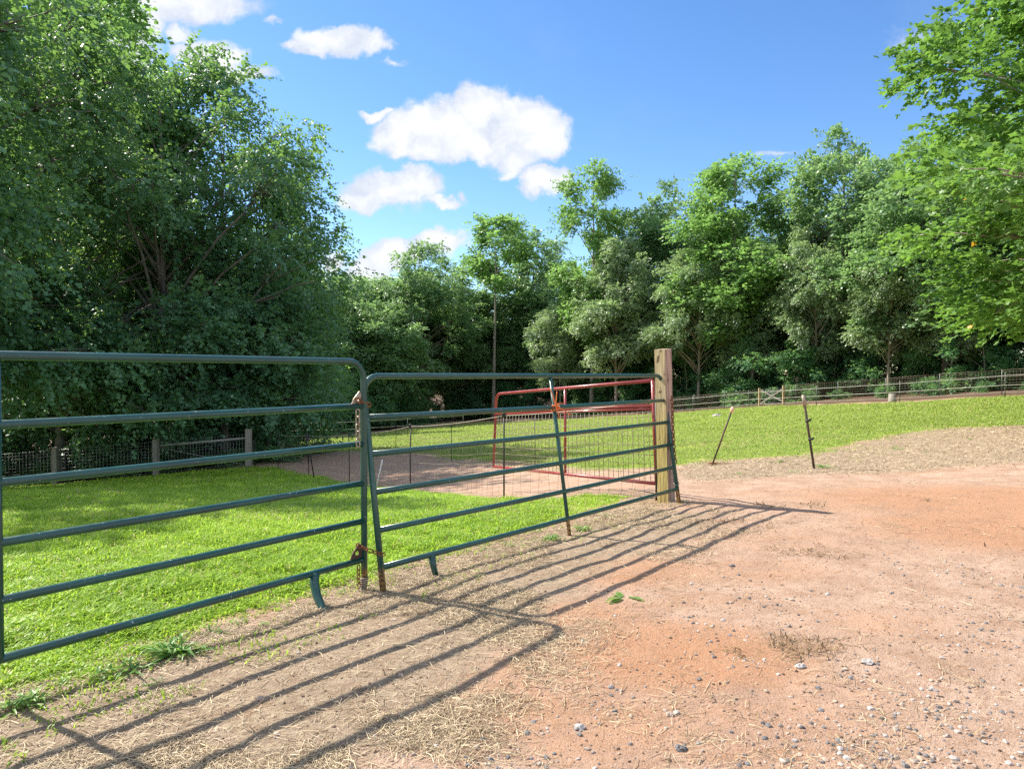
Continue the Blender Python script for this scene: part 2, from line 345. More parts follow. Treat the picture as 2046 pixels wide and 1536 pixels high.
hay = t.math('MULTIPLY', t.attr('hay'), t.mapr(t.math('ADD', nC, t.math('MULTIPLY', nD, .6)), .74, .98))
c = t.mix(t.math('MULTIPLY', hay, .75), c, t.mix(t.mapr(nC, .3, .7), (.08, .048, .022), (.20, .13, .065)))
gr = t.mapr(t.math('ADD', t.attr('grass'), t.math('MULTIPLY', t.math('SUBTRACT', nC, .5), .5)), .3, .7)
grc = t.mix(t.mapr(nB, .3, .7), (.13, .20, .022), (.24, .32, .045)); grc = t.mix(t.mapr(nC, .35, .7), grc, (.28, .35, .05)); grc = t.mix(t.math('MULTIPLY', t.mapr(nA, .5, .7), .5), grc, (.34, .34, .09))
grc = t.mix(t.math('MULTIPLY', t.mapr(nD, .55, .72), .55), grc, (.06, .09, .015))
c = t.mix(gr, c, grc)
fo = t.mapr(t.math('ADD', t.attr('wood'), t.math('MULTIPLY', t.math('SUBTRACT', nC, .5), .4)), .3, .7)
foc = t.mix(t.mapr(nC, .3, .7), (.07, .045, .03), (.17, .105, .07))
c = t.mix(fo, c, foc); t.l.new(c, b.inputs['Base Color']); b.inputs['Roughness'].default_value = .92; b.inputs['Specular IOR Level'].default_value = .15
bn = t.new('ShaderNodeBump'); bn.inputs['Strength'].default_value = .9; bn.inputs['Distance'].default_value = .03
hh = t.math('ADD', t.math('MULTIPLY', nC, .6), t.math('MULTIPLY', nD, .35)); t.l.new(hh, bn.inputs['Height']); t.l.new(bn.outputs[0], b.inputs['Normal'])

# ------------------------------------------------------------------ ground
LAWN = np.vstack([poly_px([(0,1365),(150,1338),(300,1290),(430,1240),(530,1215),(600,1180),(700,1160),(770,1135),(900,1105),(1000,1078),(1100,1050),(1200,1012),(1262,992),(1180,990),(1100,997),(1007,995),(900,990),(820,986),(745,972),(690,962),(620,950),(556,938),(505,936)]),
                  [(-11.6,22.2),(-14.7,21.9),(-22,21.6),(-22,5),(-8,1.2),(-3.2,2.35)]])
PAST = np.vstack([poly_px([(560,893),(640,899),(743,903),(820,904),(905,913),(986,921),(1067,928),(1130,938),(1250,935),(1340,926),(1420,919),(1560,912),(1610,906),(1700,886),(1780,868),(1900,856),(2046,850)]),
                  [(16,17),(26,20),(32,26),(27.5,33),(24,37),(14.6,53),(9,62.5),(3.4,71.5),(-4,76),(-9,70),(-11,60),(-13,50)]])
RAILF = [np.array([14+2.75*k, 52.8-4.55*k]) for k in range(6, -7, -1)]           # board rail fence line
WOODP = np.array([(-200,200),(-200,22.5),(-22,22.4),(-14.7,22.4),(-9.6,23),(-14.5,33),(-19,45),(-13,62),(-9,78),(0,80),(4,71.8),(9.7,63.3),(15.3,53.8),(26,36.5),(31,27.5),(40,20),(60,18),(200,18),(200,200)], float)
xs = np.concatenate([-np.cumsum(.045*1.07**np.arange(100))[::-1]-8, np.arange(-8, 9, .045), 9+np.cumsum(.045*1.07**np.arange(100))]); xs = xs[np.abs(xs) < 620]; xs = np.r_[-620, xs, 620]
ys = np.concatenate([[-620,-200,-80,-40,-20,-10,-5,-2,-1,0,.5,1,1.4], np.arange(1.7, 10.5, .036), 10.5+np.cumsum(.04*1.034**np.arange(150))]); ys = ys[ys < 300]; ys = np.r_[ys, 300, 420, 620]
GX, GY = np.meshgrid(xs, ys); GZ = ground_z(GX, GY)
sL = sdist(GX, GY, LAWN); sP = sdist(GX, GY, PAST); sW = sdist(GX, GY, WOODP)
edge = (fbm(GX, GY, 1.6, 4, 21)-.5)*1.0; edge2 = (fbm(GX, GY, 7, 3, 31)-.5)*.3
gL = sstep(sL+edge*.45+edge2*.5, -.10, .14); gP = sstep(sP+edge*1.0+edge2, -.35, .35)
wd = sstep(sW+edge, -.6, .6)
grassw = np.maximum(gL, gP)*(1-wd)
def spots(lst, X, Y, nse=.5):
    s = np.zeros_like(X)
    for (px, py, a, b, k) in lst:
        p = on_ground(px, py); q = np.hypot((X-p[0])/a, (Y-p[1])/b); s = np.maximum(s, k*(1-sstep(q, .3, 1.15)))
    return s
RED = [(1350,1310,.9,.6,1.1),(1500,1450,.9,.5,.6),(1650,1400,.7,.4,.5),(1000,1400,.5,.4,.7),(1180,1440,.7,.5,.7),(1480,1140,1.0,.5,.6),(1150,1230,.7,.45,.8),(1980,1000,3.0,2.0,.95),(1800,985,2.8,1.1,.6),(2046,1060,2.0,1.4,1.0),(1700,1080,2.2,.9,.5),(1250,1140,.9,.6,.8),(1100,1330,.5,.4,.7),(1750,1250,.7,.4,.5),(900,1480,.5,.3,.3),(1300,960,2,1,.3)]
red = spots(RED, GX, GY)
# dry mown clippings: a belt along the gates and a grey belt along the pasture
GBELT = poly_px([(-300,1560),(-300,1420),(0,1368),(300,1290),(545,1210),(700,1160),(900,1105),(1100,1050),(1262,995),(1350,1015),(1480,1040),(1200,1150),(1060,1290),(900,1420),(700,1560),(600,1700)])
PBELT = np.vstack([poly_px([(1345,930),(1420,918),(1560,912),(1610,905),(1700,886),(1780,868),(1900,856),(2046,850)]), [(18,15.6),(18,11.6)], poly_px([(2046,925),(1800,938),(1640,945),(1420,960),(1345,962)])])
thatch = np.maximum(sstep(sdist(GX, GY, GBELT)+edge*.5, -.25, .35)*.75, sstep(sdist(GX, GY, PBELT)+edge*.8, -.4, .5)*.95)
HAYS = [(1640,1103,.42,.20,1),(1590,1100,.24,.14,1),(1690,1106,.24,.14,1),(1575,1010,.42,.24,1),(1450,1050,.6,.28,1),(1500,868,.3,.1,.5),(1560,1300,.35,.16,.6),(1370,960,.2,.1,.7),(1230,1090,.2,.1,.5),(1850,1000,.2,.08,.5),(1700,1000,.2,.08,.5)]
hayw = spots(HAYS, GX, GY)*.9
GZ = GZ + .012*spots(HAYS, GX, GY)
nx_, ny_ = len(xs), len(ys); idx = np.arange(nx_*ny_).reshape(ny_, nx_)
Q = np.stack([idx[:-1,:-1], idx[:-1,1:], idx[1:,1:], idx[1:,:-1]], -1).reshape(-1, 4)
VV = np.stack([GX, GY, GZ], -1).reshape(-1, 3)
fcen = VV[Q].mean(1); fl = sdist(fcen[:,0], fcen[:,1], LAWN) > 0; fp = sdist(fcen[:,0], fcen[:,1], PAST) > 0; fw = sdist(fcen[:,0], fcen[:,1], WOODP) > 0
lab = np.where(fw, 3, np.where(fl, 1, np.where(fp, 2, 0)))
AT = {'grass': grassw.ravel(), 'red': red.ravel(), 'thatch': thatch.ravel(), 'hay': hayw.ravel(), 'wood': wd.ravel()}
for k, (nm, lb, ct) in enumerate([('ground', 'bare reddish clay ground of the farm yard in front of the gates', 'ground'), ('lawn_ground', 'soil of the mown lawn behind the green gates', 'lawn'),
                                  ('pasture_ground', 'gently sloping green pasture up to the rail fence', 'pasture'), ('forest_floor', 'brown leaf litter under the trees beyond the fences', 'forest floor')]):
    q = Q[lab == k]; u, inv = np.unique(q, return_inverse=True)
    me = raw_mesh(nm, VV[u], [inv.reshape(-1, 4)], M['ground'], {a: v[u] for a, v in AT.items()}, True)
    ob = bpy.data.objects.new(nm, me); COL.objects.link(ob); tag(ob, lb, ct, kind='structure')

# ------------------------------------------------------------------ green tube gates
def bend_frame(L, H, v0, rb, n=7):
    """end post up, bend, top rail, bend, end post down, in gate coordinates (u, v)"""
    pts = [(0, v0), (0, (v0+H-rb)/2), (0, H-rb)] + [(rb-rb*math.cos(a), H-rb+rb*math.sin(a)) for a in np.linspace(0, PI/2, n)[1:]]
    pts += [(L/3, H), (L*2/3, H)] + [(L-rb+rb*math.sin(a), H-rb+rb*math.cos(a)) for a in np.linspace(0, PI/2, n)] + [(L, (v0+H-rb)/2), (L, v0)]
    return pts
R = .0205
def gate(name, A, B, lean, H, rails, label, gkind, feet, brace_foot, foot0, group):
    A = np.array(A); B = np.array(B); L = np.linalg.norm((B-A)[:2]); du = (B-A)/L; nrm = np.array([-du[1], du[0], 0])
    org = A.copy()
    def P(u, v, wofs=0.0): return A + du*u + np.array([0, 0, v]) + nrm*(lean*v/H + wofs)
    e = empty(name, org, label, 'gate', group)
    MB().tube([P(u, v) for u, v in bend_frame(L, H, foot0, .115)], R, 12).build('frame', M['green_post'], e, org)
    for v in rails:
        mid = [P(R*.3+(L-R*.6)*s_, v + (-.006*math.sin(PI*s_))) for s_ in np.linspace(0, 1, 7)]
        MB().tube(mid, R*.93, 12).build('rail', M['green'], e, org)
    mbr = MB().tube([P(L/2, brace_foot, -.004), P(L/2, H*.5, -.004), P(L/2, H-R*.5, -.004)], R*.80, 10); mbr.build('brace', M['green_post'] if brace_foot < .1 else M['green'], e, org)
    for path, rr in feet: MB().tube([P(*q) for q in path], rr, 10).build('foot', M['green'], e, org)
    return e, P, L
# left gate: from beyond the left edge of the photo to the chained joint
A1 = at(728, 1180, 4.235); A1[2] = gz(A1[0], A1[1]); d1 = np.array([-2.08+.0, 2.77]) - A1[:2]; d1 /= np.linalg.norm(d1); L1 = 3.76
B1 = np.array([A1[0]+d1[0]*L1, A1[1]+d1[1]*L1, A1[2]])
rl = [.19, .43, .665, .91, 1.145]; oz = -A1[2]
feet1 = [([(L1-.365, .19, 0), (L1-.375, .13, -.012), (L1-.385, .07, -.05), (L1-.395, .02, -.11), (L1-.405, -.03, -.20)], [.029, .027, .025, .023, .022])]
# gate coordinates run from B1 (outside the frame) to A1
eL, PL, _ = gate('tube_gate', B1, A1, 0.0, 1.42, rl, 'nearer green tubular steel gate, rising above the other and cut by the left edge', 0, feet1, .18, .05, 'green tube gates')
# bent, ribbed stub under its end post
MB().tube([PL(L1, .07), PL(L1, .03), PL(L1-.012, .0), PL(L1-.035, -.03)], [R, R*1.02, R*.95, R*.9], 10).build('foot', M['zinc'], eL, B1)
mb = MB()
for i in range(7):
    c0 = PL(L1-.003-.0011*i*i*.5, .075-.014*i); a = np.linspace(0, 2*PI, 13)[:-1]
    mb.tube([c0+np.array([math.cos(q)*R*1.12, math.sin(q)*R*1.12, .004*math.cos(q)]) for q in a], .0042, 5, True)
mb.build('rib', M['zinc'], eL, B1)
# corner latch plates with round holes
def plate(P, u0, v0, s, matn, parent, org):
    outer = [(0, 0), (-s, 0), (-s*.68, s*.34), (-s*.30, s*.74), (0, s*1.05)]; hole = [(-s*.36+.26*s*math.cos(a)*.48, s*.34+.26*s*math.sin(a)*.48) for a in np.linspace(0, 2*PI, 11)[:-1]]
    ring = []
    for hx, hy in hole:   # project hole points radially on the outline
        cx, cy = -s*.36, s*.34; dx, dy = hx-cx, hy-cy; best = None
        for i in range(5):
            ax, ay = outer[i]; bx, by = outer[(i+1) % 5]; ex, ey = bx-ax, by-ay; det = dx*(-ey)+dy*ex
            if abs(det) < 1e-12: continue
            tt = ((ax-cx)*(-ey)+(ay-cy)*ex)/det; ss = (dx*(ay-cy)-dy*(ax-cx))/det
            if tt > 0 and -1e-6 <= ss <= 1+1e-6 and (best is None or tt < best): best = tt
        ring.append((cx+dx*best, cy+dy*best))
    n = len(hole); V = []; F = []
    for wv in (-.003, .003):
        for q in hole+ring: V.append(P(u0+q[0], v0+q[1], wv))
    for i in range(n):
        j = (i+1) % n; F += [(i, j, n+j, n+i), (2*n+j, 2*n+i, 3*n+i, 3*n+j), (i, 2*n+i, 2*n+j, j), (n+j, 3*n+j, 3*n+i, n+i)]
    return MB().add(V, F).build('latch_plate', M[matn], parent, org, False)
plate(PL, L1-.016, .19+.012, .115, 'rustpost', eL, B1); plate(PL, L1-.016, 1.145+.012, .095, 'zinc', eL, B1)
# right gate, leaning back on its feet
A2 = at(766, 1184, 4.2); A2[2] = gz(A2[0], A2[1])-.005; B2 = at(1357, 1004, 7.12); B2[2] = gz(B2[0], B2[1])-.005
L2 = np.linalg.norm((B2-A2)[:2])
eR, PR, _ = gate('tube_gate', A2, B2, .205, 1.335, [.15, .375, .61, .845, 1.075], 'farther green tubular steel gate leaning back, whole in view beside the wooden post', 0,
     [([(.42, .15, 0), (.425, .08, 0), (.43, 0.015, -.01)], [.027, .022, .020])], .0, .0, 'green tube gates')

# ------------------------------------------------------------------ wooden post
pb = at(1332, 1004, 7.27); pb[2] = gz(pb[0], pb[1])
pe = empty('wooden_post', pb, 'tall square weathered timber post behind the end of the leaning green gate', 'post')
h = 1.63; s0 = .066; V = []; F = []; rot = rad(43); NZ = 15
cor = [(-1, -1), (-.15, -1.02), (.88, -1), (1, -.88), (1.02, .1), (1, 1), (-.1, 1), (-1, 1), (-1.01, .1)]
for k in range(NZ):
    tt = k/(NZ-1); z = -.12 + (h+.12)*tt; lx = -.045*max(0, z)/h
    for (a, b_) in cor:
        jx = .05*(vnoise(np.array([a*2+9]), np.array([z*5+b_]), 4)[0]-.5); sc = s0*(1+jx)
        zz = z + (0.006*a if k == NZ-1 else 0)
        V.append((pb[0]+lx+(a*math.cos(rot)-b_*math.sin(rot))*sc, pb[1]+(a*math.sin(rot)+b_*math.cos(rot))*sc, pb[2]+zz))
nc = len(cor)
for k in range(NZ-1):
    for i in range(nc): F.append((k*nc+i, k*nc+(i+1) % nc, (k+1)*nc+(i+1) % nc, (k+1)*nc+i))
mbp = MB().add(V, F); mbp.F.setdefault(nc, []).append(np.array([[(NZ-1)*nc+i for i in range(nc)]])); mbp.build('post', M['post'], pe, pb, False)

# ------------------------------------------------------------------ chains and twine
def chain(name, path, ll, wr, matn, label, group=None):
    P = np.asarray(path, float); seg = np.linalg.norm(np.diff(P, axis=0), axis=1); cum = np.r_[0, np.cumsum(seg)]; step = ll*.74; n = max(2, int(cum[-1]/step))
    mb = MB(); org = P[0]
    for i in range(n):
        s_ = (i+.5)*cum[-1]/n; c = np.array([np.interp(s_, cum, P[:,k]) for k in range(3)]); c2 = np.array([np.interp(min(s_+.004, cum[-1]), cum, P[:,k]) for k in range(3)]); c1 = np.array([np.interp(max(s_-.004, 0), cum, P[:,k]) for k in range(3)])
        d = c2-c1; d /= np.linalg.norm(d)+1e-9; up = np.array([.3, 1, .2]); u = np.cross(d, up); u /= np.linalg.norm(u); v = np.cross(d, u); a = u if i % 2 else v; a = a*math.cos(.3)+np.cross(d, a)*math.sin(.3)
        W = ll*.27; st = ll*.5-W
        pts = [c+d*(st*np.sign(math.cos(q))*(abs(math.cos(q)) > 1e-6)+W*math.cos(q))+a*W*math.sin(q) for q in np.linspace(0, 2*PI, 13)[:-1]+.12]
        mb.tube(pts, wr, 5, True, rng.random())
    o = mb.build(name, M[matn], None, org); return tag(o, label, 'chain', group)
jt = PL(L1, 1.19); jr = PR(0, .0)
def sag(a, b_, s_, n=9):
    a = np.asarray(a); b_ = np.asarray(b_); return [a+(b_-a)*q-np.array([0, 0, s_*4*q*(1-q)]) for q in np.linspace(0, 1, n)]
fr = np.array([.25, -.97, 0])*.032
chain('chain', sag(PL(L1-.05, 1.185)+fr*.6, PR(0, 1.155)+fr+np.array([.03, 0, 0]), .004, 7), .050, .0046, 'rust', 'short rusty chain joining the tops of the two green gates', 'gate chains')
chain('chain', [PL(L1-.048, 1.125)+fr*.9, PL(L1-.047, 1.0)+fr*.9, PL(L1-.046, .90)+fr*.9], .052, .0048, 'zinc', 'pale chain hanging straight down from a rail of the nearer green gate', 'gate chains')
chain('chain', sag(PL(L1-.06, .30)+fr*.8, PR(0, .235)+fr+np.array([.03, 0, 0]), .008, 9), .042, .004, 'rust', 'brown chain joining the two green gates low down near the feet', 'gate chains')
chain('chain', [PL(L1-.045, .165)+fr*.6, PL(L1-.045, .10)+fr*.6, PL(L1-.042, .03)+fr*.6], .036, .0035, 'rust', 'thin rusty chain end dangling under the bottom rail by the end post', 'gate chains')
ps = np.array([pb[0]+.062, pb[1]-.055, 0])
chain('chain', [at(1342, 792, 7.17), at(1344, 830, 7.17), at(1347, 900, 7.17), at(1350, 925, 7.17)], .05, .005, 'rust', 'long rusty chain hanging down the right side of the wooden post', 'gate chains')
# wire tie round the gate end and post
mb = MB(); c0 = PR(L2, 1.12); a = np.linspace(0, 2*PI, 15)[:-1]
for dz in (0, .018): mb.tube([c0+np.array([math.cos(q)*.030, math.sin(q)*.030, dz+.008*math.sin(2*q)]) for q in a], .003, 5, True)
mb.tube(sag(c0+np.array([.02, .03, 0]), at(1345, 800, 7.2), .01), .003, 5); tag(mb.build('wire_tie', M['rust'], None, c0), 'rusty wire tie round the top of the leaning gate at the wooden post', 'wire')
mb = MB(); c0 = PR(L2, .21); mb.tube([c0+np.array([math.cos(q)*.028, math.sin(q)*.028, .02*math.sin(q)]) for q in a], .0028, 5, True); mb.tube(sag(c0+np.array([-.02, .03, .0]), c0+np.array([-.03, .05, .13]), -.01), .0028, 5)
tag(mb.build('wire_tie', M['galv'], None, c0), 'pale wire loop tied low on the leaning gate by the wooden post', 'wire')
# orange twine at the brace
mb = MB(); c0 = PR(L2/2, 1.075, -.02)
for k in range(5):
    ax = rng.random()*.03; mb.tube([c0+np.array([math.cos(q)*.035, math.sin(q)*.035, -.015+ax+.02*math.sin(q+k)]) for q in a], .004, 5, True)
for tip in ((-.05, .0, .16), (.01, 0, .13), (.03, -.02, -.10), (.13, .05, -.075), (.06, -.03, .03)):
    mb.tube(sag(c0+np.array([0, -.03, 0]), c0+np.array([0, -.03, 0])+np.array(tip), -.012, 7), .0042, 5)
tag(mb.build('baling_twine', M['orange'], None, c0), 'bright orange twine knotted round the middle brace of the leaning gate', 'twine')

# ------------------------------------------------------------------ red gate behind
A3 = at(1306, 965, 7.55); D3 = at(986, 932, 10.9)
def red_gate():
    hingeB, hingeT = at(1312, 966, 7.45), at(1304, 760, 7.45); farB, farT = at(986, 932, 10.7), at(992, 787, 10.7)
    e = empty('mesh_gate', (hingeB[0], hingeB[1], gz(hingeB[0], hingeB[1])), 'red tubular gate with wire mesh swung open behind the leaning green gate', 'gate'); org = np.array(e.location)
    def P(s_, v): return (hingeB*(1-s_)+farB*s_)*(1-v) + (hingeT*(1-s_)+farT*s_)*v
    rb = .11
    q = [P(0, 1), P(.5, 1), P(1-.032, 1)] + [P(1-.032+.032*math.sin(a), 1-.10+.10*math.cos(a)) for a in np.linspace(0, PI/2, 7)[1:]] + [P(1, .5), P(1, 0)]
    MB().tube(q, .021, 10).build('frame', M['red'], e, org)
    MB().tube([P(0, 1), P(.0, .5), P(0, 0)], .021, 10).build('frame', M['red'], e, org)
    MB().tube([P(0, 0), P(.5, 0), P(1, 0)], .020, 10).build('rail', M['red'], e, org)
    MB().tube([P(0, .755), P(.5, .755), P(1, .755)], .020, 10).build('rail', M['red'], e, org)
    MB().tube([P(0, .725), P(.5, .725), P(1, .725)], .014, 8).build('rail', M['red'], e, org)
    MB().tube([P(.47, 0), P(.47, .5), P(.47, 1)], .018, 10).build('brace', M['red'], e, org)
    mb = MB(); n = 40
    for i in range(1, n): mb.tube([P(i/n, .01), P(i/n, .4), P(i/n, .74)], .0030, 4)
    for k in range(1, 8): mb.tube([P(0, k*.092), P(.5, k*.092), P(1, k*.092)], .0026, 4)
    mb.build('wire_mesh', M['wirebrown'], e, org)
red_gate()

# ------------------------------------------------------------------ electric netting
def netting(pts, label, hgt, name='netting_fence', post_r=.011, mesh=True, dv=.15, top=True, r=.0019, cap=True, sagv=.05, postm='darkpost'):
    P = [np.array([x, y, gz(x, y)]) for x, y in pts]; org = P[0]; e = empty(name, org, label, 'fence', 'netting fences')
    pm = [MB().tube([p-np.array([0, 0, .05]), p+np.array([0, 0, hgt*.5]), p+np.array([.01*(i % 3-1), 0, hgt])], post_r, 8).build('post', M[postm], e, org) for i, p in enumerate(P) if i or True]
    if cap:
        for p, o_ in zip(P, pm):
            t0 = p+np.array([0, 0, hgt]); MB().tube([t0-np.array([0, 0, .035]), t0, t0+np.array([0, 0, .02]), t0+np.array([0, 0, .034])], [.018, .026, .024, .010], 8).tube([t0, t0+np.array([.04, -.01, -.012])], .008, 5).build('cap', M['darkpost'], o_, org)
    mb = MB(); H = [.06, .19, .32, .45, .58, .71, .84]
    for a_, b_ in zip(P[:-1], P[1:]):
        L = np.linalg.norm(b_-a_); n = max(2, int(L/dv)); ss = np.linspace(0, 1, n+1); G = a_[None]+(b_-a_)[None]*ss[:,None]
        G[:,2] = ground_z(G[:,0], G[:,1]); wob = .03*np.sin(ss*23+L)+.02*np.sin(ss*57)
        sg = sagv*4*ss*(1-ss)
        rows = []
        for k, hh in enumerate(H):
            Q_ = G.copy(); Q_[:,2] += hh*hgt - sg*(hh**1.5)*2.2 + wob*.25*(1-hh*.5); Q_[:,0] += .012*np.sin(ss*40+k); rows.append(Q_); mb.tube(Q_[::2] if n > 6 else Q_, r, 4)
        for j in range(1, n): mb.tube([rw[j] for rw in rows[::2]], r*.8, 3)
    mb.build('netting', M['wirebrown'], e, org)
    if top:
        mb = MB()
        for a_, b_ in zip(P[:-1], P[1:]): mb.tube(sag(a_+np.array([0, 0, hgt*.985]), b_+np.array([0, 0, hgt*.985]), .03, 9), .0030, 5)
        mb.build('top_cord', M['twine'], e, org)
    return e
g_ = lambda x, y: tuple(on_ground(x, y)[:2])
netting([(pb[0]-.09, pb[1]+.10), g_(1007, 995), g_(820, 986), g_(698, 962), g_(617, 951), g_(556, 940)], 'sagging netting fence on slim black posts running back from the wooden post', 1.12)
netting([(.49+.05, 16), (-1.9, 21.4), (-4.6, 27), (-8.2, 33)], 'farther netting fence standing in the sunlit pasture behind the red gate', 1.1, r=.0022)

# ------------------------------------------------------------------ single stakes
def stake(b_, t_, r, matn, name, label, cat='stake', extra=None):
    b_ = np.array(b_); t_ = np.array(t_); e = empty(name, b_, label, cat)
    MB().tube([b_-(t_-b_)*.06, (b_+t_)/2, t_], r, 8).build('stake', M[matn], e, b_)
    if extra: extra(e, b_, t_)
    return e
s1 = on_ground(1424, 926)
def cap1(e, b_, t_):
    d = (t_-b_)/np.linalg.norm(t_-b_); MB().tube([t_-d*.06, t_-d*.02, t_+d*.02, t_+d*.05], [.020, .034, .036, .022], 10).build('insulator_cap', simple('faded_orange_cap', (.78, .50, .34), (.65, .38, .24), 20, .6), e, b_)
    rr = [b_+np.array([.10*math.cos(q)*rng.uniform(.5, 1), .10*math.sin(q)*rng.uniform(.5, 1), .005]) for q in np.linspace(0, 6, 9)]
    MB().tube(rr, .010, 6).tube([b_+np.array([.05, 0, .004]), b_+np.array([.35, .05, -.002]), b_+np.array([.8, .07, -.004])], .008, 5).build('wire', M['rust'], e, b_)
stake(s1, at(1463, 818, s1[1]+.05), .017, 'rustpost', 'leaning_stake', 'rusty leaning stake with a faded orange cap at the pasture edge', extra=cap1)
s2 = on_ground(1626, 932); t2 = at(1605, 790, s2[1])
def tpost_extra(e, b_, t_):
    d = (t_-b_); MB().tube([t_-d*.16, t_+d*.005], .030, 6).build('sleeve', M['zinc'], e, b_)
    for q in (.36, .62):
        c = b_+d*(1-q) ; MB().tube([c+np.array([-.03, -.02, 0]), c+np.array([.035, -.02, .01]), c+np.array([.06, -.02, .035])], [.022, .020, .012], 7).build('insulator', M['darkpost'], e, b_)
stake(s2, t2, .021, 'rustpost', 'steel_fence_post', 'nearest steel fence post with two black insulators, leaning alone at the edge of the clay', 'post', tpost_extra)
s3 = on_ground(752, 974); stake(s3, at(764, 918, s3[1]+.1), .016, 'white', 'white_stake', 'short white plastic stake leaning against the netting fence')

# ------------------------------------------------------------------ far rail fence and wire fence behind it
def rail_fence():
    P = [np.array([x, y, gz(x, y)]) for x, y in RAILF]; org = P[0].copy(); H = 1.22
    e = empty('rail_fence', org, 'long rail fence with three pale rails on dark steel posts along the far pasture edge', 'fence')
    for p in P: MB().tube([p-np.array([0, 0, .1]), p+np.array([0, 0, H+.06])], .028, 6).build('post', M['steelgreen'], e, org)
    for hh in (.27, .62, 1.10): MB().tube([p+np.array([-.02, -.03, hh*H/1.22]) for p in P], .017 if hh > .3 else .012, 6).build('rail', M['tape'], e, org)
rail_fence()
def mesh_fence(name, line, H, label, postr, postm, dv, dh, r, matn, every=1):
    P = [np.array([x, y, gz(x, y)]) for x, y in line]; org = P[0].copy(); e = empty(name, org, label, 'fence', 'wire mesh fences')
    for i, p in enumerate(P):
        if i % every == 0: MB().tube([p-np.array([0, 0, .1]), p+np.array([0, 0, H*.5]), p+np.array([0, 0, H+.03])], postr, 8).build('post', M[postm], e, org)
    mb = MB()
    for a_, b_ in zip(P[:-1], P[1:]):
        L = np.linalg.norm((b_-a_)[:2]); n = max(2, int(L/dv))
        for j in range(n):
            q = a_+(b_-a_)*j/n; mb.tube([q+np.array([0, -.04, .03]), q+np.array([0, -.04, H])], r, 3)
        for k in range(int(H/dh)+1): mb.tube([a_+np.array([0, -.04, min(H, .03+k*dh)]), b_+np.array([0, -.04, min(H, .03+k*dh)])], r*(1.6 if k == int(H/dh) else 1), 3)
    mb.build('wire_mesh', M[matn], e, org); return e
off_ = np.array([3.4, 2.1])
line2 = [np.array([14.1, 53.2])+off_*.9+np.array([2.75, -4.55])*k*.62 for k in range(11, -4, -1)]
xg = 5   # the wire fence is broken by the wooden gate
gA, gB = np.array([20.04, 50.34]), np.array([18.93, 52.16])
L_right = [p for p in line2 if p[1] < gA[1]-.6] + [gA[:2]]; L_left = [gB[:2]] + [p for p in line2 if p[1] > gB[1]+.6]
mesh_fence('wire_fence', L_right, 1.35, 'tall wire mesh fence at the wood edge to the right of the X braced gate', .034, 'steelgreen', .17, .15, .0042, 'wirebrown')
mesh_fence('wire_fence', L_left, 1.30, 'wire mesh fence at the wood edge to the left of the X braced gate', .034, 'steelgreen', .17, .15, .0042, 'wirebrown')
def x_gate():
    a_ = np.array([gA[0], gA[1], gz(gA[0], gA[1])]); b_ = np.array([gB[0], gB[1], gz(gB[0], gB[1])]); org = b_.copy(); H = 1.3
    e = empty('wooden_gate', org, 'small timber gate with an X brace between two tan posts in the far fence', 'gate')
    for p in (a_, b_): MB().box(p+np.array([0, 0, H/2]), (.16, .16, H+.1)).build('post', M['yellowwood'], e, org, False)
    d = b_-a_; f = np.array([0, -.09, 0])
    for (p, q) in ((a_+np.array([0, 0, .15]), b_+np.array([0, 0, H*.92])), (a_+np.array([0, 0, H*.92]), b_+np.array([0, 0, .15]))):
        v = q-p; L = np.linalg.norm(v); x_ = v/L; y_ = np.array([x_[1], -x_[0], 0]); y_ /= np.linalg.norm(y_); z_ = np.cross(x_, y_)
        MB().box((p+q)/2+f*(1.0 if p is a_ else 1.0), (L, .03, .10), np.stack([x_, y_, z_], 1)).build('brace', M['greywood'], e, org, False); f = f*1.4
    mb = MB()
    for i in range(1, 16): mb.tube([a_+d*i/16+np.array([0, 0, .05]), a_+d*i/16+np.array([0, 0, H*.95])], .004, 3)
    for k in range(9): mb.tube([a_+np.array([0, 0, .05+k*.148]), b_+np.array([0, 0, .05+k*.148])], .004, 3)
    mb.build('wire_mesh', M['galv'], e, org)
x_gate()

# ------------------------------------------------------------------ left fence with its gate
def sq_post(e, p, H, wdt, matn, org): return MB().box(p+np.array([0, 0, H/2-.1]), (wdt, wdt, H+.2), np.array(Matrix.Rotation(rng.uniform(-.2, .2), 3, 'Z'))).build('post', M[matn], e, org, False)
LF = [np.array([x, y, gz(x, y)]) for x, y in ((-26.0, 21.2), (-22.6, 21.4), (-18.6, 21.7), (-14.75, 22.0), (-11.65, 22.3))]
e = mesh_fence('wire_fence', [p[:2] for p in LF], 1.16, 'square mesh wire fence under the dark trees at the left edge of the lawn', .001, 'greywood', .105, .10, .0042, 'galv', every=99); org = np.array(e.location)
for ch in list(e.children):
    if ch.name.startswith('post'): bpy.data.objects.remove(ch, do_unlink=True)
for p in LF: sq_post(e, p, 1.22, .15, 'greywood', org)
gp = np.array([-8.85, 22.9, gz(-8.85, 22.9)])
o = MB().box(gp+np.array([0, 0, .56]), (.17, .17, 1.5)).build('gate_post', M['greywood'], None, gp, False); tag(o, 'grey square timber post at the right end of the lawn wire gate', 'post')
p0, p1 = LF[-1]+np.array([.09, .02, 0]), gp-np.array([.10, .02, 0])
e = empty('wire_gate', p0, 'wide wire mesh gate with a pale top rail at the back of the lawn', 'gate'); org = p0.copy()
up = lambda p, h_: p+np.array([0, 0, h_])
MB().tube([up(p0, 1.0), up((p0+p1)/2, 1.0), up(p1, 1.0)], .030, 8).build('top_rail', M['tape'], e, org)
MB().tube([up(p0, .95), up(p1, .1)], .012, 6).build('brace', M['galv'], e, org)
mb = MB()
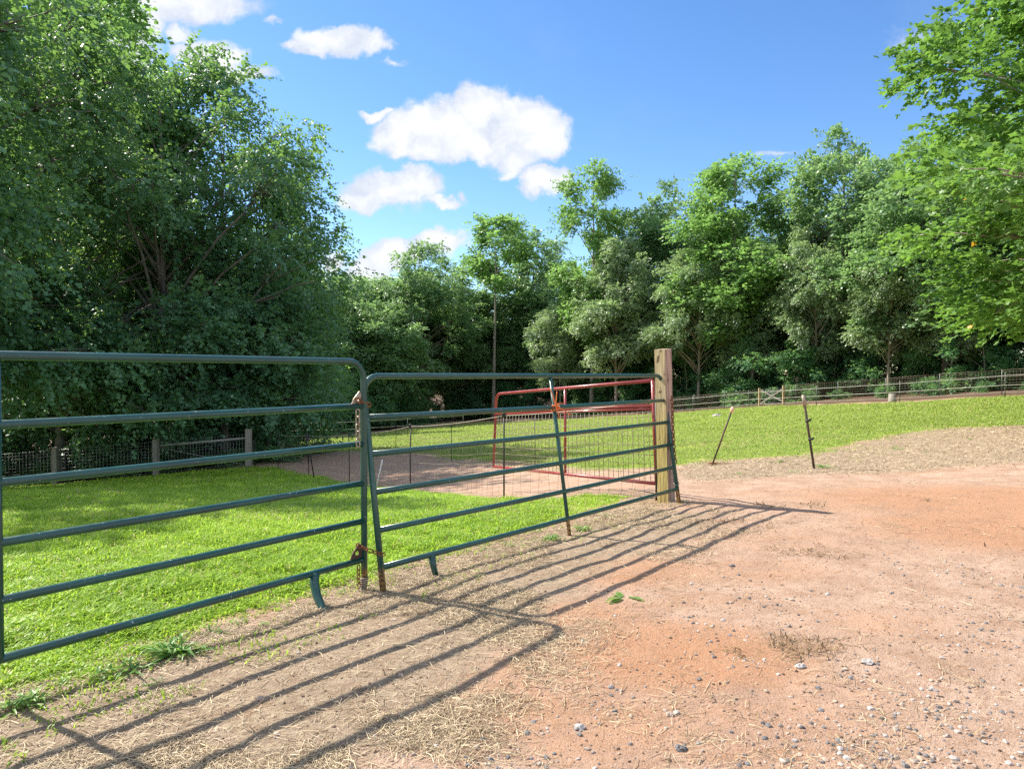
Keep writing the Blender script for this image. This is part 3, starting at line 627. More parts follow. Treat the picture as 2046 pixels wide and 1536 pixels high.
for i in range(29): q = p0+(p1-p0)*i/28; mb.tube([up(q, .04), up(q, 1.14)], .0040, 3)
for k in range(12): mb.tube([up(p0, .04+k*.1), up(p1, .04+k*.1)], .003, 3)
mb.build('wire_mesh', M['galv'], e, org)
# slim posts leaning together by the gate post
for (x, y, xt, yt, r_, lb) in ((503, 935, 503, 878, .022, 'dark steel post hard against the right side of the grey gate post'), (510, 934, 509, 876, .020, 'thin dark post just right of the grey gate post pair'), (519, 905, 522, 878, .020, 'short dark post leaning right behind the grey gate post'),
                                (628, 958, 613, 862, .016, 'thin black stake leaning left against the netting fence'), (616, 925, 612, 862, .018, 'slim post with a white tip behind the netting corner')):
    b_ = on_ground(x, y); stake(b_, at(xt, yt, b_[1]), r_, 'darkpost', 'stake', lb)
# electric tape fence across the far lane
ef = [(-24, 41.5), (-18.5, 44), (-16.4, 44.2), (-15.0, 44.4), (-13.6, 44.2), (-12.0, 42.8), (-10.2, 41), (-7.2, 47), (-4.0, 56)]
P = [np.array([x, y, gz(x, y)]) for x, y in ef]; org = P[1].copy(); e = empty('tape_fence', org, 'pale tape fence on slim stakes crossing the dirt lane below the left trees', 'fence')
for p in P: MB().tube([up(p, -.1), up(p, 1.2)], .022, 6).build('post', M['steelgreen'], e, org)
for hh in (.70, 1.14): MB().tube([up(p, hh-.02*(i % 2)) for i, p in enumerate(P)], .013, 5).build('tape', M['tape'], e, org)

# ------------------------------------------------------------------ trees
def make_tree(seed, H, R0, cb, prof, nclump, spr, lpf, leaf, cr, trunk_r, bark, leafm, flat=.55, droop=.15, lobes=.3, limbs=46, bend=.4, asp=2.0, bough=5, brad=1.7, limb_r=.30, star=False, inner=.45, fork=False):
    """H height, R0 crown radius, cb crown base (fraction of H); clumps of leafy sprays on limbs. Returns trunk mesh, crown mesh."""
    rg = np.random.default_rng(seed)
    # trunk
    nt = 10; tz = np.linspace(0, 1, nt)*H*.93; ph = rg.uniform(0, 6)
    tx = bend*np.sin(tz/H*3+ph)*tz/H; ty = bend*np.cos(tz/H*2.3+ph)*tz/H; tx -= tx[0]; ty -= ty[0]
    TP = np.stack([tx, ty, tz-.25], 1); TR = trunk_r*(1-.93*np.linspace(0, 1, nt)**1.1); TR[0] *= 1.35
    mb = MB().tube(TP, TR, 9)
    # clump centres
    nb_ = max(6, nclump//bough); nsub = bough; nclump = nb_
    t_ = rg.random(nclump*4); ang = rg.uniform(0, 2*PI, nclump*4)
    pr = np.interp(t_, np.linspace(0, 1, len(prof)), prof); keep = rg.random(len(t_)) < (pr/max(prof))**1.3; t_, ang, pr = t_[keep][:nclump], ang[keep][:nclump], pr[keep][:nclump]
    lob = 1+lobes*(2*fbm(ang*1.3+seed, t_*4+seed*.7, 1.0, 2, seed)-1)*1.5
    rho = R0*pr*lob*(inner+(1-inner)*rg.random(len(t_))**.6)
    cz = H*(cb+(1-cb)*t_); cxy = np.stack([np.interp(cz, tz, tx)+rho*np.cos(ang), np.interp(cz, tz, ty)+rho*np.sin(ang)], 1)
    BC = np.c_[cxy, cz - droop*rho*.5]; nB = len(BC); rb0 = rho; kb = np.repeat(np.arange(nB), nsub)
    dd = rg.normal(0, 1, (nB*nsub, 3)); dd /= np.linalg.norm(dd, axis=1, keepdims=True)
    bs = brad*cr*rg.uniform(.6, 1.3, nB)*(.7+.5*np.clip(rho/R0, 0, 1))
    Cc = BC[kb] + dd*(rg.random(nB*nsub)**.5*bs[kb])[:,None]*np.array([1.15, 1.15, .55]); nC_ = len(Cc); rho = np.hypot(Cc[:,0]-np.interp(Cc[:,2], tz, tx), Cc[:,1]-np.interp(Cc[:,2], tz, ty))
    # limbs
    order = rg.permutation(nB)[:limbs]
    for i in order:
        c = BC[i]; zs = max(H*min(cb*.7, .25), c[2]-rb0[i]*rg.uniform(.5, 1.0)-.3); zs = min(zs, H*.9)
        a_ = np.array([np.interp(zs, tz, tx), np.interp(zs, tz, ty), zs]); mid = (a_+c)/2+np.array([0, 0, .12*rb0[i]])+rg.normal(0, .15, 3)
        r0 = min(np.interp(zs, tz, TR)*.6, limb_r*trunk_r*(.4+rb0[i]/R0))
        mb.tube([a_, (a_+mid)/2+np.array([0, 0, .03*rb0[i]]), mid, (mid+c)/2+rg.normal(0, .08, 3), c], np.array([1, .75, .55, .40, .22])*r0, 5)
        for q in Cc[i*nsub:(i+1)*nsub]: m2 = (c+q)/2+rg.normal(0, .1, 3); st = mid*.4+c*.6; mb.tube([st, m2, q], np.array([.35, .2, .08])*r0+.004, 4)
    trunk = mb.mesh('trunk', M[bark])
    # sprays
    S = nC_*spr; ci = np.repeat(np.arange(nC_), spr)
    crs = cr*rg.uniform(.6, 1.25, nC_)*(0.75+.5*np.clip(rho/R0, 0, 1))
    d = rg.normal(0, 1, (S, 3)); d /= np.linalg.norm(d, axis=1, keepdims=True); rr = rg.random(S)**.5
    O = Cc[ci] + d*rr[:,None]*crs[ci][:,None]*np.array([1, 1, flat])
    outw = np.c_[O[:,:2]-np.c_[np.interp(O[:,2], tz, tx), np.interp(O[:,2], tz, ty)], np.zeros(S)]; outw /= np.linalg.norm(outw, axis=1, keepdims=True)+1e-6
    D = outw*.8 + d*.8 + np.array([0, 0, .12-droop]); D /= np.linalg.norm(D, axis=1, keepdims=True)
    N = np.array([0, 0, .75]) + d*.55 + outw*.75; N -= D*(N*D).sum(1, keepdims=True); N /= np.linalg.norm(N, axis=1, keepdims=True); B = np.cross(N, D)
    ln = leaf*lpf*.42*rg.uniform(.6, 1.3, S)
    n = S*lpf; si = np.repeat(np.arange(S), lpf); k = np.tile(np.arange(lpf), S); s_ = (k+rg.random(n))/lpf; side = np.where(k % 2, 1.0, -1.0)
    base = O[si] + D[si]*(s_*ln[si])[:,None] + rg.normal(0, leaf*.22, (n, 3)); base[:,2] -= .25*s_*s_*ln[si]
    ax = D[si]*.55 + B[si]*(side*.85)[:,None] + rg.normal(0, .30, (n, 3)) + np.array([0, 0, -.18-droop]); ax /= np.linalg.norm(ax, axis=1, keepdims=True)
    nn = N[si] + rg.normal(0, .42, (n, 3)); nn -= ax*(nn*ax).sum(1, keepdims=True); nn /= np.linalg.norm(nn, axis=1, keepdims=True); bb = np.cross(nn, ax)
    lf = leaf*rg.uniform(.65, 1.3, n)
    ctint = rg.uniform(0, 1, nC_)
    tint = np.clip(.25+.5*ctint[ci][si]+rg.normal(0, .18, n), 0, .97)
    if star:
        tint = np.where(rg.random(n) < .0018, 1.0, tint)
        prf = [(0, 0), (.30, .10), (.26, -.02), (.52, .32), (.40, .36), (.62, .52)]   # along width, along length: half a lobed blade
        half = [(0.0, .05), (.34, -.04), (.30, .22), (.58, .48), (.26, .58), (0.0, 1.0)]
        ring = half + [(-a_, b_) for a_, b_ in half[-2:0:-1]]
        V = np.concatenate([(base + bb*(lf*a_)[:,None] + ax*(lf*b_)[:,None] - nn*(lf*.12*abs(a_))[:,None])[:,None] for a_, b_ in ring], 1); m_ = len(ring)
    else:
        V = np.stack([base, base+ax*(lf*.5)[:,None]+bb*(lf/asp)[:,None]-nn*(lf*.05)[:,None], base+ax*lf[:,None], base+ax*(lf*.5)[:,None]-bb*(lf/asp)[:,None]-nn*(lf*.05)[:,None]], 1); m_ = 4
    kz = H/max(V[...,2].max(), 1); V[...,2] *= kz
    co = np.empty(len(trunk.vertices)*3, np.float32); trunk.vertices.foreach_get('co', co); co[2::3] *= kz; trunk.vertices.foreach_set('co', co); trunk.update()
    Fq = np.arange(n*m_).reshape(n, m_)
    crown = raw_mesh('crown', V.reshape(-1, 3), [Fq], M[leafm], {'tint': np.repeat(tint, m_)}, False)
    return trunk, crown
ROUND = [.35, .75, .95, 1, .98, .90, .78, .62, .42]
BEECH = [.8, 1, 1, .95, .9, .8, .68, .5, .26]
TALL = [.45, .8, 1, .97, .88, .78, .66, .50, .32]
TOPPY = [.3, .6, .85, 1, .95, .8, .6, .35]
SKIRT = [.9, 1, .95, .85, .7, .5, .25]
PROTO = {}
def proto(key, *a, **k): PROTO[key] = (make_tree(*a, **k), a[1])
#            seed  H   R0  cb   prof  nc  spr lpf leaf cr trunk
DOME = [.75, .98, 1, .98, .93, .85, .74, .58, .34]
proto('beech', 11, 18, 6.0, .20, DOME, 330, 20, 12, .155, .95, .24, 'greybark', 'beech', flat=.5, droop=.28, lobes=.35, limbs=90, asp=2.4, inner=.35, bough=4, brad=1.6)
proto('beech2', 12, 16, 5.4, .17, BEECH, 270, 20, 12, .155, .92, .20, 'greybark', 'beech', flat=.45, droop=.32, lobes=.4, limbs=70, asp=2.4, inner=.35)
proto('skirt', 13, 7.5, 3.4, .04, SKIRT, 140, 24, 12, .130, .70, .10, 'greybark', 'beech', flat=.4, droop=.35, lobes=.4, limbs=40, asp=2.8, inner=.25)
proto('oak', 21, 21, 5.6, .26, ROUND, 220, 24, 9, .23, .95, .28, 'bark', 'oak', flat=.6, droop=.1, lobes=.45, limbs=70, asp=2.1, inner=.5, bough=3, brad=1.5)
proto('oak2', 22, 19, 5.0, .25, TALL, 200, 24, 9, .23, .92, .24, 'bark', 'oak', flat=.6, droop=.1, lobes=.45, limbs=60, asp=2.1, inner=.5, bough=3, brad=1.5)
proto('pale', 23, 19, 4.4, .28, TALL, 180, 24, 9, .22, .85, .18, 'palebark', 'pale', flat=.55, droop=.22, lobes=.5, limbs=60, asp=2.5, inner=.5, bough=3, brad=1.5)
proto('pale2', 26, 17, 4.2, .28, ROUND, 165, 24, 9, .22, .85, .17, 'palebark', 'pale', flat=.55, droop=.22, lobes=.55, limbs=60, asp=2.5, inner=.5, bough=3, brad=1.5)
proto('poplar', 24, 25, 3.9, .26, TALL, 190, 24, 9, .23, .95, .26, 'palebark', 'poplar', flat=.65, droop=.05, lobes=.45, limbs=60, asp=2.0, inner=.45, bough=3, brad=1.5)
proto('pole', 25, 20, 3.0, .68, TOPPY, 60, 22, 9, .22, .85, .20, 'palebark', 'poplar', flat=.6, droop=.05, lobes=.5, limbs=34, asp=2.0, inner=.4)
proto('under', 31, 6.5, 2.6, .05, SKIRT, 80, 22, 9, .18, .65, .08, 'palebark', 'under', flat=.4, droop=.2, lobes=.5, limbs=26, asp=2.3, inner=.3)
proto('under2', 32, 9, 2.5, .18, TALL, 85, 22, 9, .18, .65, .09, 'palebark', 'under', flat=.4, droop=.2, lobes=.5, limbs=26, asp=2.3, inner=.3)
proto('shrub', 33, 2.2, 1.5, .02, SKIRT, 34, 18, 9, .13, .45, .03, 'bark', 'under', flat=.6, droop=.1, lobes=.5, limbs=14, asp=2.3, inner=.1, bough=3)
proto('maple', 41, 9.5, 4.4, .27, [.75,.95,1,.97,.9,.78,.6,.36], 340, 30, 8, .125, .68, .17, 'palebark', 'maple', flat=.55, droop=.18, lobes=.35, limbs=80, star=True, inner=.4)
proto('maple2', 42, 19, 6.4, .22, ROUND, 560, 38, 8, .165, 1.05, .28, 'palebark', 'maple', flat=.6, droop=.12, lobes=.35, limbs=80, star=True, inner=.45)
def tree(key, x, y, h, label, group=None, rz=None, name='tree', cat='tree', wid=1.0):
    (tm, cm), H0 = PROTO[key]; s_ = h/H0
    e = empty(name, (x, y, gz(x, y)-.05), label, cat, group, rng.uniform(0, 6.28) if rz is None else rz, s_)
    if wid != 1.0: e.scale = (s_*wid, s_*wid, s_)
    for nm, me in (('trunk', tm), ('crown', cm)):
        o_ = bpy.data.objects.new(nm, me); COL.objects.link(o_); o_.parent = e
    return e
def tpx(key, px, top, Y, label, group=None, wid=1.0, rz=None):
    """tree whose trunk stands in pixel column px at depth Y and whose top reaches row `top`"""
    d = ray(px, 745); x = d[0]*Y; z = float(base_z(np.array([x]), np.array([Y]))[0]); h_ = EYE[2]+ray(px, top)[2]*Y - z
    return tree(key, x, Y, h_, label, group, rz, wid=wid)
# the dark group on the left
tpx('beech', 318, 45, 25.0, 'tallest dark beech on the left with its thin trunk showing against bright sky', wid=.95, rz=1.0)
tpx('beech2', 118, 95, 24.2, 'dark beech left of the tallest one, its top yellow green in the sun', wid=.95, rz=2.0)
tpx('beech2', 450, 150, 27.0, 'dark beech with rounded shoulder against open sky, right of the tallest beech', wid=.92, rz=4.2)
tpx('beech2', 535, 330, 28.5, 'low spreading beech at the right end of the dark group, above the lane', wid=.70, rz=.3)
tree('beech', -15.3, 18.8, 17.5, 'tall beech whose dark leaves enter the picture at the left edge', wid=.78, rz=3.0)
tree('beech', -16.7, 15.2, 17.5, 'beech outside the left edge of the photo whose shade falls on the lawn', wid=.9, rz=.7)
tpx('poplar', 120, -120, 36, 'thin topped tree rising behind the dark beeches in the upper left corner', wid=1.2)
for i, (px, tp, Y, lb) in enumerate([(40, 520, 27.2, 'low dark beech in front of the group at the left edge behind the wire fence'), (190, 500, 27.6, 'low dark beech behind the wire fence, second from the left edge'),
      (330, 560, 27.4, 'low dark beech with drooping sprays right above the wire gate'), (450, 540, 28.5, 'low dark beech between the wire gate and the grey gate post'), (525, 585, 30.5, 'low beech behind the lane, in front of the right end of the dark group')]):
    tpx('skirt', px, tp, Y, lb, 'low beeches behind the lawn fence', 1.0)
# bright trees seen through and past them
tpx('poplar', 520, 440, 56, 'sunlit yellow green tree glimpsed through the gaps of the dark beeches', wid=1.6)
tpx('oak2', 250, 380, 60, 'sunlit tree far behind the left group', wid=1.2)
# the middle
tpx('oak', 702, 545, 84, 'small far oak in the gap just right of the dark group', wid=1.1)
tpx('oak', 640, 600, 76, 'far oak mostly hidden behind the right end of the dark group', wid=1.1)
tpx('oak', 835, 478, 81, 'broad oak with dark trunk in the middle of the tree line, below the low clouds', wid=.95, rz=.5)
tpx('oak2', 765, 590, 72, 'lower oak at the left foot of the broad middle oak', wid=1.1)
tpx('pole', 986, 418, 86, 'tall thin tree with a long bare pale trunk and small airy crown', wid=1.0, rz=1.0)
tpx('oak', 752, 548, 90, 'domed far oak directly left of the broad middle oak', wid=1.15)
tpx('oak2', 895, 520, 95, 'far oak between the broad middle oak and the long bare trunk', wid=1.15)
tpx('pale2', 935, 575, 93, 'pale leaved tree left of the long bare trunk', wid=.9)
tpx('oak2', 1062, 452, 95, 'oak right of the long bare trunk, top about level with it', wid=.95)
tpx('oak2', 1070, 570, 92, 'lower round oak in front, right of the long bare trunk', wid=.95)
tpx('poplar', 1182, 322, 76, 'tall dark narrow poplar, highest of the middle trees', wid=.9)
tpx('pale', 1232, 462, 71, 'pale grey green tree standing in front of the tall dark poplar', wid=.95)
tpx('oak', 1290, 395, 78, 'oak behind, right of the tall dark poplar', wid=.8)
tpx('oak', 1385, 338, 74, 'oak behind left of the broad right hand poplar', wid=.85)
tpx('pale2', 1120, 600, 79, 'low pale tree left of the pale grey green one', wid=.9)
# the right
tpx('poplar', 1470, 298, 62, 'broad yellow green poplar with a pointed top right of the wooden post', wid=1.25)
tpx('pale', 1395, 470, 64, 'pale leaved tree in front of the broad poplar, above the wooden post', wid=1.0)
tpx('pale2', 1500, 560, 60, 'lower pale tree above the X braced gate', wid=.9)
tpx('oak', 1690, 262, 57, 'high domed oak, tallest of the right hand woodland', wid=.92)
tpx('pale', 1630, 440, 54, 'pale tree left in front of the high domed oak', wid=.85)
tpx('oak', 1800, 285, 56, 'oak behind, right of the high domed oak', wid=.85)
tpx('oak2', 1580, 400, 66, 'oak in the dip between the broad poplar and the high domed oak', wid=.95)
tpx('pale2', 1775, 470, 48, 'pale tree right in front of the high domed oak', wid=.95)
tpx('oak2', 1890, 270, 46, 'dull green tree behind the bright maple at the right', wid=1.1)
tpx('pale2', 1900, 520, 45, 'pale tree directly left behind the bright maple', wid=1.0)
tpx('oak', 2060, 240, 44, 'dull green tree at the right edge behind the maples', wid=1.0)
tree('maple', 17.2, 14.8, 10.8, 'bright yellow green maple at the right edge, its lowest boughs hanging over the fence', rz=.6, wid=1.22)
tree('maple2', 24.4, 20.8, 20.5, 'tall glossy maple filling the upper right corner of the photo', rz=2.2, wid=1.12)
# second row of woodland, too mixed together to tell apart
k = 0
for (x0, y0, x1, y1, n) in ((-42, 34, -30, 60, 5), (-30, 70, 0, 98, 8), (0, 92, 22, 78, 7), (20, 76, 44, 50, 8), (40, 52, 52, 26, 5), (-24, 58, -20, 82, 3), (32, 36, 46, 24, 3)):
    for i in range(n):
        f_ = (i+.5)/n; x, y = x0+(x1-x0)*f_+rng.uniform(-2, 2), y0+(y1-y0)*f_+rng.uniform(-3, 3)
        kk = ['oak', 'oak2', 'pale', 'oak2', 'oak'][k % 5]; k += 1
        tree(kk, x, y, rng.uniform(15, 18), 'woodland tree in the shaded row behind the front trees', 'trees of the second row', wid=1.15)
for (x0, y0, x1, y1, n) in ((-26, 92, 8, 106, 9), (8, 106, 40, 76, 9), (42, 74, 62, 40, 6)):
    for i in range(n):
        f_ = (i+.5)/n; tree(['oak2', 'oak', 'under2'][i % 3], x0+(x1-x0)*f_+rng.uniform(-2, 2), y0+(y1-y0)*f_+rng.uniform(-3, 3), rng.uniform(13, 17), 'woodland tree in the shaded row behind the front trees', 'trees of the second row', wid=1.3)
# understory along the far fences
u_ = 0
for (x0, y0, x1, y1, n) in ((35, 35, 23, 56, 9), (22, 58, 11, 77, 7), (6, 89, -9, 90, 8), (-12, 78, -17, 60, 6), (-18, 55, -18, 38, 6), (38, 38, 24, 64, 10), (14, 76, -8, 98, 9), (24, 64, 8, 84, 9), (-9, 84, -20, 70, 6), (39, 22, 36, 31, 4)):
    for i in range(n):
        f_ = (i+.5)/n; x, y = x0+(x1-x0)*f_+rng.uniform(-1, 1), y0+(y1-y0)*f_+rng.uniform(-1, 1); u_ += 1
        if u_ % 3 == 2: x += (x > 0)*1.0; y += 1.5
        tree('under' if u_ % 3 else 'under2', x, y, rng.uniform(4.0, 7.0), 'leafy young tree of the dark understory behind the far fences', 'understory trees', name='young_tree', cat='young tree')
for i in range(16):
    f_ = i/15; q = line2[0]*(1-f_)+line2[-1]*f_+np.array([1.2, .8])*rng.uniform(1.6, 3.0)
    tree('shrub', q[0], q[1], rng.uniform(.7, 1.5), 'small green shrub at the wood edge close behind the wire mesh fence', 'shrubs at the wood edge', name='shrub', cat='shrub')
for i in range(12):
    x = -25+i*1.5+rng.uniform(-.5, .5); tree('shrub', x, 24.6+rng.uniform(0, 1), rng.uniform(.8, 1.6), 'dark shrub close behind the fence at the back of the lawn', 'shrubs behind the lawn fence', name='shrub', cat='shrub')

# ------------------------------------------------------------------ grass
def blades(name, n, poly, ymin, ymax, xspan, lenr, wid, dens, label, seed, edgep=0.0, dscale=8.0):
    rg = np.random.default_rng(seed); m_ = int(n*2.6)
    Y = ymin*(ymax/ymin)**rg.random(m_); X = rg.uniform(*xspan, m_)*Y
    sd = sdist(X, Y, poly) + (fbm(X, Y, 1.6, 4, 21)-.5)*(.45 if edgep == 0 else 1.0) + (fbm(X, Y, 7, 3, 31)-.5)*(.15 if edgep == 0 else .3)
    clump = .5*fbm(X, Y, 2.6, 3, seed)+.5*fbm(X, Y, 9, 2, seed+2)
    keep = (sd > rg.normal(0.02, .10 if edgep == 0 else .42, m_)) & (rg.random(m_) < sstep(clump, .22, .62)*.95+.08) & (sdist(X, Y, WOODP) < 0)
    keep |= (sd > (-.7 if edgep == 0 else -1.8)) & (rg.random(m_) < .03) & (fbm(X, Y, 3.3, 2, seed+3) > .5)
    X, Y, clump, sd = X[keep][:n], Y[keep][:n], clump[keep][:n], sd[keep][:n]; n = len(X); Z = ground_z(X, Y)
    dist = np.hypot(X, Y); k = np.maximum(1, dist/dscale)
    tall = .55+.7*fbm(X, Y, .9, 3, seed+5)+.5*sstep(clump, .45, .75); tall *= np.clip(.55+sd*1.2, .55, 1)
    L = rg.uniform(*lenr, n)*tall*np.sqrt(k); W = wid*rg.uniform(.6, 1.4, n)*k
    az = rg.uniform(0, 2*PI, n) ; lean = rg.uniform(.25, 1.15, n); d = np.stack([np.cos(az)*np.sin(lean), np.sin(az)*np.sin(lean), np.cos(lean)], 1)
    sv = np.stack([-np.sin(az), np.cos(az), 0*az], 1); B0 = np.stack([X, Y, Z-.008], 1); fall = np.stack([np.cos(az), np.sin(az), -.6+0*az], 1)
    mid = B0 + d*(L*.55)[:,None]; tip = B0 + d*(L*.85)[:,None] + fall*(L*.28)[:,None]; tip[:,2] = np.maximum(tip[:,2], Z+.004)
    V = np.stack([B0-sv*(W*.35)[:,None], B0+sv*(W*.35)[:,None], mid+sv*(W*.5)[:,None], mid-sv*(W*.5)[:,None], tip], 1)
    b_ = np.arange(n)*5; F4 = np.stack([b_, b_+1, b_+2, b_+3], 1); F3 = np.stack([b_+3, b_+2, b_+4], 1)
    tint = np.clip(.02+.55*fbm(X, Y, 1.1, 3, seed+8)+.4*fbm(X, Y, 5, 2, seed+9)+rg.normal(0, .22, n), 0, .97)
    tint = np.where(rg.random(n) < .035+.10*sstep(fbm(X, Y, .7, 3, seed+12), .55, .75), 1.0, tint)
    me = raw_mesh(name, V.reshape(-1, 3), [F4, F3], M['pasture' if edgep else 'grass'], {'tint': np.repeat(tint, 5)}, False)
    o_ = bpy.data.objects.new(name, me); COL.objects.link(o_); tag(o_, label, 'grass', kind='stuff')
blades('lawn_grass', 330000, LAWN, 2.0, 24, (-1.05, .25), (.05, .11), .0070, 0, 'bright mown lawn grass behind the two green gates', 3)
blades('pasture_grass', 300000, PAST, 9, 70, (-.55, .95), (.05, .085), .0065, 0, 'short green pasture grass sloping up to the rail fence', 4, edgep=1)

# ------------------------------------------------------------------ straw, gravel, weeds
def strands(name, n, dens_fn, box, label, seed, L=(.03, .11), r=.0012, lift=.012, mt='straw'):
    rg = np.random.default_rng(seed); m_ = n*8; Y = box[2]*(box[3]/box[2])**rg.random(m_); X = rg.uniform(box[0], box[1], m_)*Y
    keep = rg.random(m_) < dens_fn(X, Y); X, Y = X[keep][:n], Y[keep][:n]; n = len(X); Z = ground_z(X, Y)
    az = rg.normal(.4, .9, n) + (rg.random(n) < .3)*rg.uniform(0, PI, n); l = rg.uniform(*L, n)*(rg.random(n)**.6+.35); d = np.stack([np.cos(az), np.sin(az)], 1); sv = np.stack([-np.sin(az), np.cos(az)], 1)
    k = np.maximum(1, np.hypot(X, Y)/5); rr = r*rg.uniform(.6, 1.5, n)*k; pts = []
    cv = rg.normal(0, .09, n); hz = lift*rg.random(n)**1.5
    for q, t_ in ((-.5, .0), (0., 1.), (.5, .0)):
        px = X+d[:,0]*l*q+sv[:,0]*cv*l*t_; py = Y+d[:,1]*l*q+sv[:,1]*cv*l*t_; pz = ground_z(px, py)+.003+hz*(t_+rg.random(n)*.6)
        pts.append(np.stack([px, py, pz], 1))
    S3 = np.c_[sv, rg.normal(0, .5, n)]; V = np.stack([p_+sg*S3*rr[:,None] for p_ in pts for sg in (-1, 1)], 1); b_ = np.arange(n)*6
    F = np.concatenate([np.stack([b_, b_+1, b_+3, b_+2], 1), np.stack([b_+2, b_+3, b_+5, b_+4], 1)])
    tint = np.clip(rg.beta(1.6, 1.5, n), 0, 1)
    me = raw_mesh(name, V.reshape(-1, 3), [F], M[mt], {'tint': np.repeat(tint, 6)}, False); o_ = bpy.data.objects.new(name, me); COL.objects.link(o_); return tag(o_, label, 'straw', kind='stuff')
def dstraw(X, Y):
    a = sstep(sdist(X, Y, GBELT)+(fbm(X, Y, 1.6, 4, 21)-.5)*.6, -.5, .35)
    n_ = fbm(X, Y, 1.8, 3, 77); patch = sstep(n_, .44, .58)
    return np.clip(a*(.05+.95*patch) + .05*sstep(fbm(X, Y, 3, 3, 5), .5, .75), 0, 1)*(sdist(X, Y, LAWN) < .1)
strands('straw_litter', 95000, dstraw, (-1.3, .75, 1.5, 9), 'dry straw clippings strewn over the clay below the green gates', 5, L=(.02, .085), r=.00075, lift=.010)
strands('hay_wisps', 34000, lambda X, Y: spots(HAYS, X, Y)*sstep(fbm(X, Y, 6, 3, 91), .36, .60) + .010*sstep(fbm(X, Y, 2.2, 3, 55), .5, .8), (-1.0, 1.0, 1.6, 16), 'wisps of brown hay lying in patches on the open clay', 6, L=(.02, .08), r=.0014, lift=.030, mt='hay')
strands('dead_grass', 14000, lambda X, Y: sstep(sdist(X, Y, PBELT)+.2, -.3, .5)*.8, (.1, 1.1, 8, 18), 'greyish dead grass between the clay and the pasture', 8, L=(.03, .10), r=.0009, lift=.02)
# gravel
def gravel(n, seed, dens, size, box, name, label, mt='pebble'):
    rg = np.random.default_rng(seed); m_ = n*6; Y = box[2]*(box[3]/box[2])**rg.random(m_); X = rg.uniform(box[0], box[1], m_)*Y
    kp = rg.random(m_) < dens(X, Y); X, Y = X[kp][:n], Y[kp][:n]; n = len(X); Z = ground_z(X, Y)
    p = (1+5**.5)/2; ico = np.array([(-1,p,0),(1,p,0),(-1,-p,0),(1,-p,0),(0,-1,p),(0,1,p),(0,-1,-p),(0,1,-p),(p,0,-1),(p,0,1),(-p,0,-1),(-p,0,1)])/math.hypot(1, p)
    fc = np.array([(0,11,5),(0,5,1),(0,1,7),(0,7,10),(0,10,11),(1,5,9),(5,11,4),(11,10,2),(10,7,6),(7,1,8),(3,9,4),(3,4,2),(3,2,6),(3,6,8),(3,8,9),(4,9,5),(2,4,11),(6,2,10),(8,6,7),(9,8,1)])
    s_ = size[0]*(size[1]/size[0])**(rg.random(n)**2.2)
    A_ = rg.normal(0, 1, (n, 3, 3)); Qm, _r = np.linalg.qr(A_); sc = rg.uniform(.55, 1.15, (n, 3))
    V = ico[None]*rg.uniform(.78, 1.12, (n, 12, 1)); V = np.einsum('nij,nkj->nki', Qm, V*sc[:,None]); V[:,:,2] *= .7
    V = V*s_[:,None,None] + np.stack([X, Y, Z+s_*.10], 1)[:,None]
    F = (fc[None]+(np.arange(n)*12)[:,None,None]).reshape(-1, 3)
    tint = np.clip(rg.random(n), 0, 1); me = raw_mesh(name, V.reshape(-1, 3), [F], M[mt], {'tint': np.repeat(tint, 12)}, False)
    o_ = bpy.data.objects.new(name, me); COL.objects.link(o_); tag(o_, label, 'gravel', kind='stuff')
GRAV = poly_px([(700,1540),(950,1400),(1250,1290),(1500,1180),(1750,1130),(2100,1200),(2300,1560),(1500,1750),(800,1750)])
gravel(9000, 9, lambda X, Y: sstep(sdist(X, Y, GRAV)+(fbm(X, Y, 1.4, 3, 61)-.5)*1.4, -.4, .5)*(.15+.85*sstep(fbm(X, Y, 2.5, 3, 63), .42, .65)) + .015, (.0025, .0155), (-.9, .95, 1.5, 9), 'gravel', 'small grey and white gravel in the clay at the lower right')
gravel(17000, 10, lambda X, Y: (sdist(X, Y, LAWN) < -.05)*.6*(sdist(X, Y, PAST) < 0), (.002, .0105), (-1.0, 1.0, 1.6, 16), 'grit', 'fine brown grit and crumbs scattered over the clay', 'clod')
def stone(px, py, s_, lb, tint):
    q = on_ground(px, py); q[2] = gz(q[0], q[1]); rg = np.random.default_rng(int(px)); th, ph = np.meshgrid(np.linspace(.001, PI-.001, 9), np.linspace(0, 2*PI, 13)[:-1], indexing='ij')
    D = np.stack([np.sin(th)*np.cos(ph), np.sin(th)*np.sin(ph)*.8, np.cos(th)*.5], -1).reshape(-1, 3); D *= (1+1.1*(fbm(D[:,0]*2+px, D[:,1]*2+D[:,2]*3, 1.5, 3, 3)-.5))[:,None]
    idx_ = np.arange(9*12).reshape(9, 12); F = [(idx_[i, j], idx_[i, (j+1) % 12], idx_[i+1, (j+1) % 12], idx_[i+1, j]) for i in range(8) for j in range(12)]
    o_ = MB().add(D*s_+q+np.array([0, 0, s_*.12]), F, min(tint, .9)).build('stone', M['pebble'], None, q, False); tag(o_, lb, 'stone', 'loose stones')
stone(1463, 1131, .022, 'dark stone lying alone on the clay right of the gate shadow', .2); stone(1734, 1328, .026, 'whitish stone in the gravel at the lower right', .98)
stone(1158, 1458, .024, 'pale round stone in the gravel near the bottom edge', .95); stone(1360, 1495, .022, 'dark angular stone near the bottom edge, right of the middle', .1); stone(1600, 1335, .026, 'grey stone on a wisp of hay in the gravel', .88)
stone(520, 1405, .018, 'pinkish pebble between two gate shadows at the left', .7); stone(1432, 832, .26, 'pale boulder lying in the pasture left of the X braced gate', .93)
